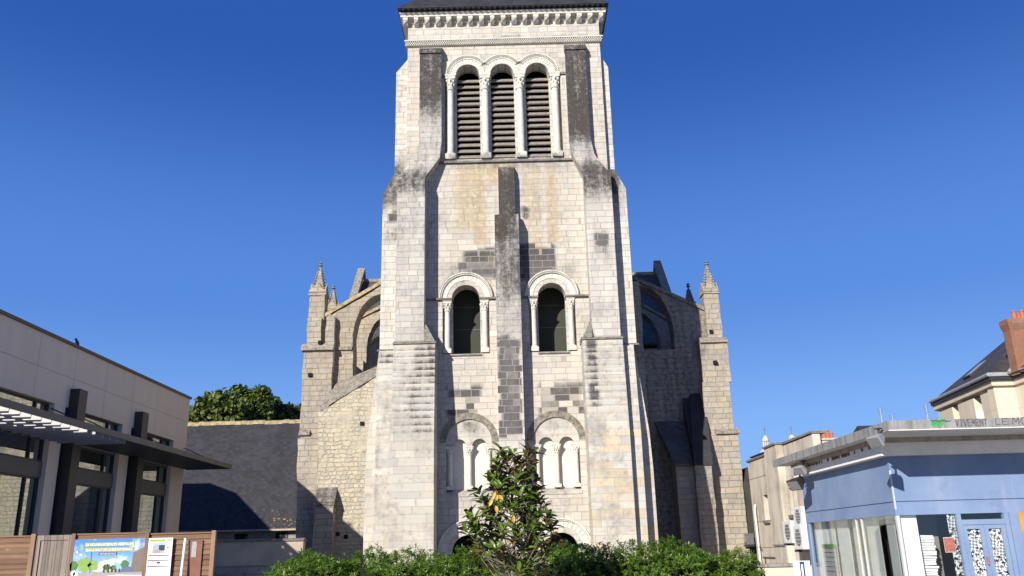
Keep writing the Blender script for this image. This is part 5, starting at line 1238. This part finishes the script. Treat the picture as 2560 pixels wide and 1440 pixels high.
for a, b in segs:
    p, q = lerp(B_, A_, tpos(a)), lerp(B_, A_, tpos(b))
    MB().pz([p, q, (q[0] + .55, q[1]), (p[0] + .55, p[1])], 0, zE - .5).build('wall', CREAM, HS)
    if a < 2450:
        q2 = (q[0] + .004, q[1] - .04)
        rv = MB().pz([(q[0] + .02, q[1] - .002), (q[0] + .55, q[1] - .002), (q[0] + .55, q[1] - .03), (q[0] + .02, q[1] - .03)], 0, zE - 1.05).build('window_reveal', WINW, HS)
p0, p1 = lerp(B_, A_, .0), lerp(B_, A_, 1.0)
MB().pz([(p0[0] + .56, p0[1] + .3), (p1[0] + .56, p1[1]), (p1[0] + .7, p1[1]), (p0[0] + .7, p0[1] + .3)], 0, zE - .5).build('window', BLACK, HS)
MB().pz([B_, C_, (C_[0], C_[1] + .5), (B_[0] + .02, B_[1] + .5)], 0, zE - .36).box(C_[0] - .1, C_[0] + .3, 30.5, 33.998, 0, zE - .36).build('wall', CREAM, HS)
MB().box(C_[0] - .13, C_[0] - .1, 31.2, 31.9, 0, zE - .8).build('window_reveal', WINW, HS)
cor = [(A_[0] - .12, A_[1] + .35), (B_[0] - .25, B_[1] - .3), (C_[0] - .3, C_[1] - .3), (C_[0] - .3, 30.0), (30, 30), (30, 41.3)]
MB().pz([(B_[0] - .12, B_[1] - .15), (C_[0] - .2, C_[1] - .15), (C_[0] - .2, 30), (21, 30), (21, 34.5), (20.6, 41), (A_[0] - .06, A_[1] + .3)], zE - .355, zE - .14).build('cornice', CREAM, HS)
MB().pz(cor, zE - .138, zE + .03).build('eaves', BLACKM, HS)
GUT = plain('zinc_gutter', (.30, .31, .33), .45, .15)
MB().tube([(A_[0] - .15, A_[1] + .3, zE + .07), (B_[0] - .29, B_[1] - .34, zE + .07), (C_[0] - .34, C_[1] - .34, zE + .07), (C_[0] - .34, 30, zE + .07)], .075, 8).build('gutter', GUT, HS)
k = .35
ring0 = [(A_[0] - .12, A_[1] + .35, zE + .04), (B_[0] - .25, B_[1] - .3, zE + .04), (C_[0] - .3, C_[1] - .3, zE + .04), (30, 33.5, zE + .04), (30, 41.3, zE + .04)]
Rg = [(23.9, 38.6, 11.0), (27, 38.6, 11.0)]
m = MB().add(ring0 + Rg, [(0, 1, 5), (1, 2, 5), (2, 3, 6, 5), (3, 4, 6), (4, 0, 5, 6), (4, 3, 2, 1, 0)]).build('roof', SLATE_B, HS)
m = MB().add([(C_[0] - .46, 33.5, zE + .04), (C_[0] - .46, 29.8, zE + .04), (26, 29.8, zE + .04), (26, 36, zE + .04), (23.2, 33, 10.6), (23.2, 29.8, 10.6)], [(0, 1, 5, 4), (1, 2, 5), (2, 3, 4, 5), (3, 0, 4), (0, 3, 2, 1)]).build('roof', SLATE_B, HS)
MB().tube([(C_[0] - .5, C_[1] - .5, zE + .1), (C_[0] + .25, C_[1] - .1, zE + .75)], .07, 6).build('valley_flashing', GUT, HS)
# roof window lying in the left slope
e1 = Vector(ring0[0]); e2 = Vector(ring0[1]); ap = Vector(Rg[0]); 
dE = (e2 - e1).normalized(); nrm = (e2 - e1).cross(ap - e1).normalized(); nrm = -nrm if nrm.z < 0 else nrm
up = nrm.cross(dE).normalized(); up = -up if up.z < 0 else up
bp_ = e1.lerp(e2, .40) + up * 1.0
q = [bp_ + dE * s * .42 + up * t for s, t in ((-1, 0), (1, 0), (1, 1.15), (-1, 1.15))]
sk = MB().slab([v + nrm * .01 for v in q], nrm * .09).build('roof_window', BLACKM, HS)
q = [bp_ + dE * s * .34 + up * t + nrm * .102 for s, t in ((-1, .1), (1, .1), (1, 1.05), (-1, 1.05))]
MB().slab(q, nrm * .01).build('pane', plain('sky_lit_glass', (.30, .33, .35), .08, .1, bump=0), sk)
BRICKC = masonry('orange_chimney_brick', (.27, .105, .055), (.22, .10, .065), (.29, .12, .06), (.36, .22, .13), h=.075, L=.22, w=.008, mamt=.5, dirt=.3)
xk0, xk1 = aX(2530, 850, 33.0), aX(2606, 850, 33.0); zk1 = aZ(2525, 797, 33.0)
ck = MB().box(xk0, xk1, 33.0, 33.5, zE - .05, zk1 - .45).frustum((xk0, xk1, 33.0, 33.5), zk1 - .448, (xk0 - .07, xk1, 32.93, 33.55), zk1 - .2).box(xk0 - .07, xk1, 32.93, 33.55, zk1 - .198, zk1).build('chimney', BRICKC, HS, grid=.5, weather=wth(.15, 0, 0, 0))
for i, (pp, hh) in enumerate(((2530, .38), (2541, .26), (2550, .40), (2566, .36))):
    xx = aX(pp, 790, 33.4); MB().lathe(xx, 33.25, [(.10, zk1), (.085, zk1 + hh * .85), (.10, zk1 + hh * .87), (.10, zk1 + hh)], 10).build('pot', POT, ck)

# ------------------------------------------------------------------ vegetation
def leaf_mat(name, c0, c1, rough=.4, trans=.25, spec=.4):
    g = NT(name); geo = g.n('NewGeometry')
    c = g.mix(geo.outputs['Random Per Island'], c0, c1)
    m = g.out(c, rough, spec=spec)
    if trans:
        tl = g.n('BsdfTranslucent'); g.t.links.new(g.mix(1.0, c, (1.3, 1.5, .5), 'MULTIPLY'), tl.inputs[0])
        mx = g.n('MixShader'); mx.inputs[0].default_value = trans
        o = [n for n in g.t.nodes if n.type == 'OUTPUT_MATERIAL'][0]
        g.t.links.new(g.b.outputs[0], mx.inputs[1]); g.t.links.new(tl.outputs[0], mx.inputs[2]); g.t.links.new(mx.outputs[0], o.inputs[0])
    return m
def leaf_cloud(name, pos, fwd, nrm, L, Wd, mats, parent, back=None, cup=.15, droop=.2, mi=None):
    """many leaves in one mesh: each a folded blade of 8 points; pos root, fwd along the leaf, nrm its upper side"""
    pos = np.asarray(pos, float); n = len(pos); fwd = np.asarray(fwd, float); nrm = np.asarray(nrm, float)
    fwd = fwd / np.linalg.norm(fwd, axis=1, keepdims=True)
    nrm = nrm - fwd * np.sum(nrm * fwd, 1, keepdims=True); nrm = nrm / np.maximum(np.linalg.norm(nrm, axis=1, keepdims=True), 1e-6)
    sd = np.cross(fwd, nrm); L = np.broadcast_to(L, (n,))[:, None]; Wd = np.broadcast_to(Wd, (n,))[:, None]
    tpl = [(0, 0, 0), (.35, .46, cup * .5), (.35, -.46, cup * .5), (.35, 0, 0), (.72, .40, cup * .5), (.72, -.40, cup * .5), (.72, 0, 0), (1, 0, 0)]
    V = []
    for a, b, c in tpl: V.append(pos + fwd * L * a + sd * Wd * b + nrm * (Wd * c - L * droop * a * a))
    V = np.stack(V, 1)
    F = [(0, 1, 3), (0, 3, 2), (1, 4, 6, 3), (3, 6, 5, 2), (4, 7, 6), (6, 7, 5)]
    sets = [V]; k = 8
    if back is not None: sets.append(V - nrm[:, None, :] * .0015)
    Vall = np.concatenate([v.reshape(-1, 3) for v in sets])
    faces = []; mids = []
    for si in range(len(sets)):
        base = (np.arange(n) * 8 + si * n * 8)
        for f in F:
            fa = base[:, None] + np.array(f)[None, :]
            faces += fa.tolist(); mids += ([back] * n if si else (mi.tolist() if mi is not None else [0] * n))
    me = bpy.data.meshes.new(name); off = np.array(parent_loc(parent)) if parent else 0
    me.from_pydata((Vall - off).tolist(), [], faces)
    for m in mats: me.materials.append(m)
    me.polygons.foreach_set('material_index', mids); me.update()
    o = bpy.data.objects.new(name, me); C.objects.link(o)
    if parent: o.parent = parent
    return o
def whorls(P, A, nleaf, spread, rs, lay=1.0):
    """leaf roots and directions round each shoot tip P with axis A"""
    n = len(P); A = A / np.linalg.norm(A, axis=1, keepdims=True)
    ref = np.where(np.abs(A[:, 2:3]) > .9, np.array([[1., 0, 0]]), np.array([[0., 0, 1]]))
    u = np.cross(A, ref); u /= np.linalg.norm(u, axis=1, keepdims=True); v = np.cross(A, u)
    ph = rs.uniform(0, 6.283, (n, 1)) + np.arange(nleaf)[None, :] * 2.4 + rs.normal(0, .25, (n, nleaf))
    sp = np.clip(rs.normal(spread, .22, (n, nleaf)), .15, 1.9)
    rad = u[:, None] * np.cos(ph)[..., None] + v[:, None] * np.sin(ph)[..., None]
    f = A[:, None] * np.cos(sp)[..., None] + rad * np.sin(sp)[..., None]
    nr = A[:, None] * np.sin(sp)[..., None] - rad * np.cos(sp)[..., None]
    back = np.arange(nleaf)[None, :, None] / nleaf
    root = P[:, None] - A[:, None] * back * lay
    return root.reshape(-1, 3), f.reshape(-1, 3), nr.reshape(-1, 3)

HEDGE_LEAF = leaf_mat('hedge_leaf', (.048, .105, .008), (.155, .24, .024), .36, .3, .45)
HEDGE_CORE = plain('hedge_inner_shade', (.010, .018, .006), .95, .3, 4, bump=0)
HEDGE_STEM = plain('hedge_stem', (.10, .075, .05), .9, .3)
rs = np.random.RandomState(12)
YHG = 14.0
def bush(label, top, y0, y1, seed, dens=330, gap=()):
    """dense broad shrub; top = outline as (photo column, photo row) pairs at the hedge's own distance"""
    rs = np.random.RandomState(seed)
    T = np.array([at(a, b, YHG + .35) for a, b in top]); xs, zs = T[:, 0], T[:, 1]
    x0, x1 = xs[0], xs[-1]; xc = (x0 + x1) / 2
    t = thing('hedge_shrub', (xc, (y0 + y1) / 2, 0), label, 'shrub', 'evergreen shrubs forming the hedge')
    n = int((x1 - x0) * 3.2 * dens)
    x = rs.uniform(x0, x1, n); H = np.interp(x, xs, zs); ph = rs.uniform(.0, math.pi, n)
    yc, hy = (y0 + y1) / 2, (y1 - y0) / 2
    cy = -np.cos(ph); cz = np.sin(ph)
    bump = .06 * np.sin(x * 5.1 + seed) * np.sin(ph * 5 + x * 2.3) + .05 * np.sin(x * 11 + ph * 9)
    k = rs.uniform(.80, 1.0, n) ** .6 + bump
    y = yc + hy * np.sign(cy) * np.abs(cy) ** .55 * k; z = H * np.maximum(.04, np.abs(cz) ** .38 * np.clip(k, .5, 1.04) - rs.exponential(.025, n))
    e = np.minimum((x - x0), (x1 - x)) ; ke = np.clip(e / .35, 0, 1) ** .5
    y = yc + (y - yc) * (.35 + .65 * ke)
    keep = np.ones(n, bool)
    for ga, gb in gap:
        xa, xb = aX(ga, 1400, y0), aX(gb, 1400, y0); keep &= ~((x > xa) & (x < xb) & (y < y0 + .55))
    P = np.stack([x, y, z], 1)[keep]; cy, cz = cy[keep], cz[keep]
    A = np.stack([rs.normal(0, .45, len(P)), cy * .9 + rs.normal(0, .3, len(P)), np.abs(cz) * .8 + .45 + rs.normal(0, .25, len(P))], 1)
    r, f, nr = whorls(P, A, 9, .95, rs, .05)
    Lf = rs.uniform(.042, .075, len(r))
    leaf_cloud('foliage', r, f, nr, Lf, Lf * .30, [HEDGE_LEAF], t, cup=.3, droop=.15)
    # added solid dark core so that light does not pass straight through
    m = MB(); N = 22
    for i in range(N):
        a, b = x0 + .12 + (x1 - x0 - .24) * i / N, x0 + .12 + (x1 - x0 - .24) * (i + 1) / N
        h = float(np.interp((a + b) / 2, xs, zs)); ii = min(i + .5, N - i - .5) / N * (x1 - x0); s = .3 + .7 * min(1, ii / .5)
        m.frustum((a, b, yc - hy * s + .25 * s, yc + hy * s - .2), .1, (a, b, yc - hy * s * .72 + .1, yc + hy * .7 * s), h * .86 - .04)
    m.build('inner_shade_mass', HEDGE_CORE, t)
    m = MB()
    for i in range(int((x1 - x0) * 4)):
        xx = rs.uniform(x0 + .2, x1 - .2); m.tube([(xx, yc + rs.uniform(-.3, .3), 0), (xx + rs.uniform(-.15, .15), yc + rs.uniform(-.5, .3), .5)], [.03, .015], 5)
    m.build('stem', HEDGE_STEM, t)
    return t
bush('low rounded green shrub at the left end of the hedge, against the beige wall', [(668, 1445), (690, 1418), (722, 1398), (760, 1380), (800, 1379), (840, 1387), (880, 1390), (893, 1405)], 13.35, 15.1, 1)
bush('long middle stretch of green hedge behind the small magnolia', [(882, 1400), (910, 1376), (945, 1373), (985, 1384), (1040, 1374), (1090, 1384), (1140, 1376), (1190, 1366), (1240, 1380), (1300, 1385), (1360, 1370), (1410, 1358), (1470, 1360), (1530, 1364), (1575, 1358), (1620, 1362), (1660, 1352), (1705, 1350), (1745, 1368), (1775, 1385)], 13.3, 15.4, 2, gap=((882, 912),))
bush('round green shrub at the right end of the hedge, beside the church corner', [(1762, 1405), (1785, 1380), (1815, 1376), (1845, 1379), (1872, 1396), (1893, 1425), (1900, 1445)], 13.3, 15.0, 3)

# young magnolia in front of the hedge
YM = 11.6
MT = thing('magnolia_tree', (aX(1293, 1440, YM), YM, 0), 'young glossy magnolia with rust-backed leaves in front of the hedge and tower', 'tree')
MAG_TOP = leaf_mat('magnolia_leaf', (.055, .115, .011), (.165, .25, .030), .25, .3, .6)
MAG_BACK = plain('magnolia_leaf_underside', (.12, .075, .028), .7, .3, 8, bump=0)
MAG_YEL = leaf_mat('magnolia_yellow_leaf', (.50, .27, .02), (.60, .36, .05), .4, .25)
BARK = plain('grey_brown_bark', (.20, .165, .125), .9, .35, 9, bump=.3)
rs = np.random.RandomState(41)
cxm = aX(1283, 1300, YM); ppm = FOC / YM / 1.02
prof = [(1112, 10), (1135, 42), (1165, 62), (1200, 75), (1245, 92), (1290, 112), (1330, 122), (1365, 108), (1400, 92), (1432, 60)]
zs_ = np.array([aZ(1283, p, YM) for p, _ in prof]); ws_ = np.array([max(10, w - 12) / ppm for _, w in prof])
tips = []
# two leading shoots at the top
for (a, b) in ((1251, 1122), (1262, 1140), (1243, 1150), (1270, 1150), (1324, 1120), (1312, 1135), (1335, 1128), (1306, 1152), (1330, 1150), (1290, 1170), (1186, 1296), (1180, 1310), (1196, 1224), (1402, 1352), (1388, 1338)):
    x, z = at(a, b, YM); tips.append((x, YM + rs.uniform(-.1, .1), z))
while len(tips) < 150:
    z = rs.uniform(zs_[-1], zs_[0] - .15); w = np.interp(-z, -zs_, ws_)
    lowk = 1 if z > aZ(1283, 1370, YM) else .45
    if rs.rand() > lowk: continue
    a = rs.uniform(0, 6.283); r = w * math.sqrt(rs.uniform(.10, 1.0)) * (1 + .18 * math.sin(a * 3 + z * 5))
    if rs.rand() < .15 and r > .3: r *= 1.12
    p = (cxm + r * math.cos(a) - .02, YM + r * math.sin(a) * .85, z + rs.uniform(-.05, .05))
    if min((p[0] - q[0]) ** 2 + (p[1] - q[1]) ** 2 + (p[2] - q[2]) ** 2 for q in tips) < .012: continue
    tips.append(p)
T = np.array(tips)
tb = np.array([aX(1291, 1440, YM), YM, 0]); 
def trunk_at(z):
    zz = np.clip(z, 0, 2.75); return np.array([tb[0] + (cxm - .03 - tb[0]) * zz / 2.7 + .03 * math.sin(zz * 4), YM + .02 * math.sin(zz * 5), zz])
m = MB(); m.tube([trunk_at(z) for z in np.linspace(0, 2.7, 14)], [.048 - .0145 * z for z in np.linspace(0, 2.7, 14)], 8)
m.build('trunk', BARK, MT, smooth=True)
m = MB(); ax = []
for p in T:
    h = np.hypot(p[0] - cxm, p[1] - YM); q = trunk_at(min(max(.85, p[2] - .12 - h * .6), p[2] + .1)); d = p - q
    mid = q + d * .5 + np.array([rs.normal(0, .03), rs.normal(0, .03), -.04 - .1 * h]); m.tube([q, mid, p], [.008 + .006 * h, .006, .004], 5)
    e = p - mid; e = e / np.linalg.norm(e) + np.array([0, 0, .35]) + rs.normal(0, .25, 3); ax.append(e)
for (a0, b0), (a1, b1), (a2, b2) in (((1297, 1436), (1350, 1405), (1362, 1384)), ((1300, 1425), (1330, 1402), (1352, 1392)), ((1280, 1420), (1240, 1400), (1205, 1388)), ((1285, 1400), (1255, 1392), (1225, 1380)), ((1296, 1408), (1310, 1370), (1318, 1352)), ((1298, 1430), (1334, 1418), (1358, 1402))):
    P_ = [(*at(a, b, YM - .1), ) for a, b in ((a0, b0), (a1, b1), (a2, b2))]; m.tube([(x, YM - .02 - .08 * i, z) for i, (x, z) in enumerate(P_)], [.016, .012, .006], 6)
m.build('branch', BARK, MT, smooth=True)
r, f, nr = whorls(T, np.array(ax), 8, 1.0, rs, .10)
Lf = rs.uniform(.115, .19, len(r)); up = rs.rand(len(r))
mi_ = np.zeros(len(r), int)
flip = rs.rand(len(r)) < .04; nr[flip] *= -1
leaf_cloud('crown', r, f, nr, Lf, Lf * rs.uniform(.36, .46, len(r)), [MAG_TOP, MAG_BACK], MT, back=1, cup=.25, droop=.22)
yp = [(1240, 1233), (1246, 1237), (1238, 1228), (1239, 1263), (1284, 1288), (1231, 1247)]
P_ = np.array([(at(a, b, YM - .5)[0], YM - .5, at(a, b, YM - .5)[1]) for a, b in yp])
leaf_cloud('yellow_leaf', P_, np.array([[.1, -.3, -.9], [.5, -.3, -.6], [-.2, -.4, -.7], [.2, -.3, -.9], [0, -.2, -.9], [-.4, -.3, -.8]]), np.tile([0, -1, .4], (6, 1)), .10, .05, [MAG_YEL], MT)
m = MB().lathe(aX(1303, 1418, YM - .2), YM - .2, [(.003, aZ(1303, 1424, YM - .2)), (.02, aZ(1303, 1420, YM - .2)), (.018, aZ(1303, 1414, YM - .2)), (.003, aZ(1303, 1410, YM - .2))], 8).build('flower_bud', plain('pink_bud', (.40, .06, .16), .6, .2, bump=0), MT)

# trees beyond the slate roof
def back_tree(label, blobs, Y, mat, n, seed, leaf):
    rs = np.random.RandomState(seed); Pp = []; Nn = []
    px_ = sum(b[0] for b in blobs) / len(blobs)
    t = thing('broadleaf_tree', (aX(px_, 1050, Y), Y, 0), label, 'tree', 'trees behind the slate roof')
    tot = sum(b[2] ** 2 for b in blobs)
    for bx_, by_, br_ in blobs:
        x, z = at(bx_, by_, Y); R_ = br_ * Y / FOC * 1.05; k = int(n * br_ ** 2 / tot); yy = Y + rs.uniform(-.6, .6)
        nb_ = 16; c = rs.normal(0, 1, (nb_, 3)); c /= np.linalg.norm(c, axis=1, keepdims=True); c *= R_ * rs.uniform(.55, .8, (nb_, 1))
        q = rs.randint(0, nb_, k); d = rs.normal(0, 1, (k, 3)); d /= np.linalg.norm(d, axis=1, keepdims=True)
        p = c[q] + d * (R_ * .36 * rs.uniform(.55, 1.05, (k, 1)))
        p = np.where(rs.rand(k, 1) < .25, d * R_ * rs.uniform(.3, .92, (k, 1)), p)
        Pp.append(p + np.array([x, yy, z])); Nn.append(d + np.array([0, -.2, .5]))
    P = np.concatenate(Pp); N_ = np.concatenate(Nn); f = rs.normal(0, 1, P.shape); f[:, 2] -= .3
    L_ = rs.uniform(leaf * .7, leaf * 1.3, len(P))
    leaf_cloud('crown', P, f, N_, L_, L_ * .62, [mat], t, cup=.2, droop=.2)
    x0 = aX(px_, 1050, Y); ztr = aZ(px_, 1040, Y)
    m = MB().tube([(x0, Y, 0), (x0 + .1, Y, ztr * .5), (x0, Y, ztr * .8)], [.4, .3, .16], 8)
    for bx_, by_, br_ in blobs:
        x, z = at(bx_, by_, Y); m.tube([(x0 + .05, Y, ztr * .55), ((x + x0) / 2, Y, (z + ztr * .6) / 2), (x, Y, z)], [.2, .13, .05], 6)
    m.build('trunk', BARK, t)
TL1 = leaf_mat('chestnut_leaf', (.055, .085, .014), (.13, .155, .030), .45, .2); TL2 = leaf_mat('dark_round_tree_leaf', (.038, .072, .011), (.105, .145, .024), .45, .15); TL3 = leaf_mat('grey_green_leaf', (.035, .060, .018), (.085, .11, .035), .45, .15)
back_tree('lighter spreading tree behind the slate roof, nearest the beige building', [(490, 1046, 28), (526, 1024, 34), (556, 1008, 30), (515, 1056, 36), (572, 1040, 36), (478, 1066, 26)], 66, TL1, 9000, 5, .42)
back_tree('dense dark dome-shaped tree, tallest behind the slate roof', [(628, 1006, 44), (622, 1048, 54), (602, 986, 20), (652, 990, 24), (648, 1040, 40)], 70, TL2, 14000, 6, .34)
back_tree('small grey-green tree between the dome-shaped tree and the church', [(690, 1028, 26), (722, 1040, 26), (735, 1056, 24), (700, 1055, 30), (684, 1010, 16), (742, 1030, 14)], 74, TL3, 5500, 7, .40)
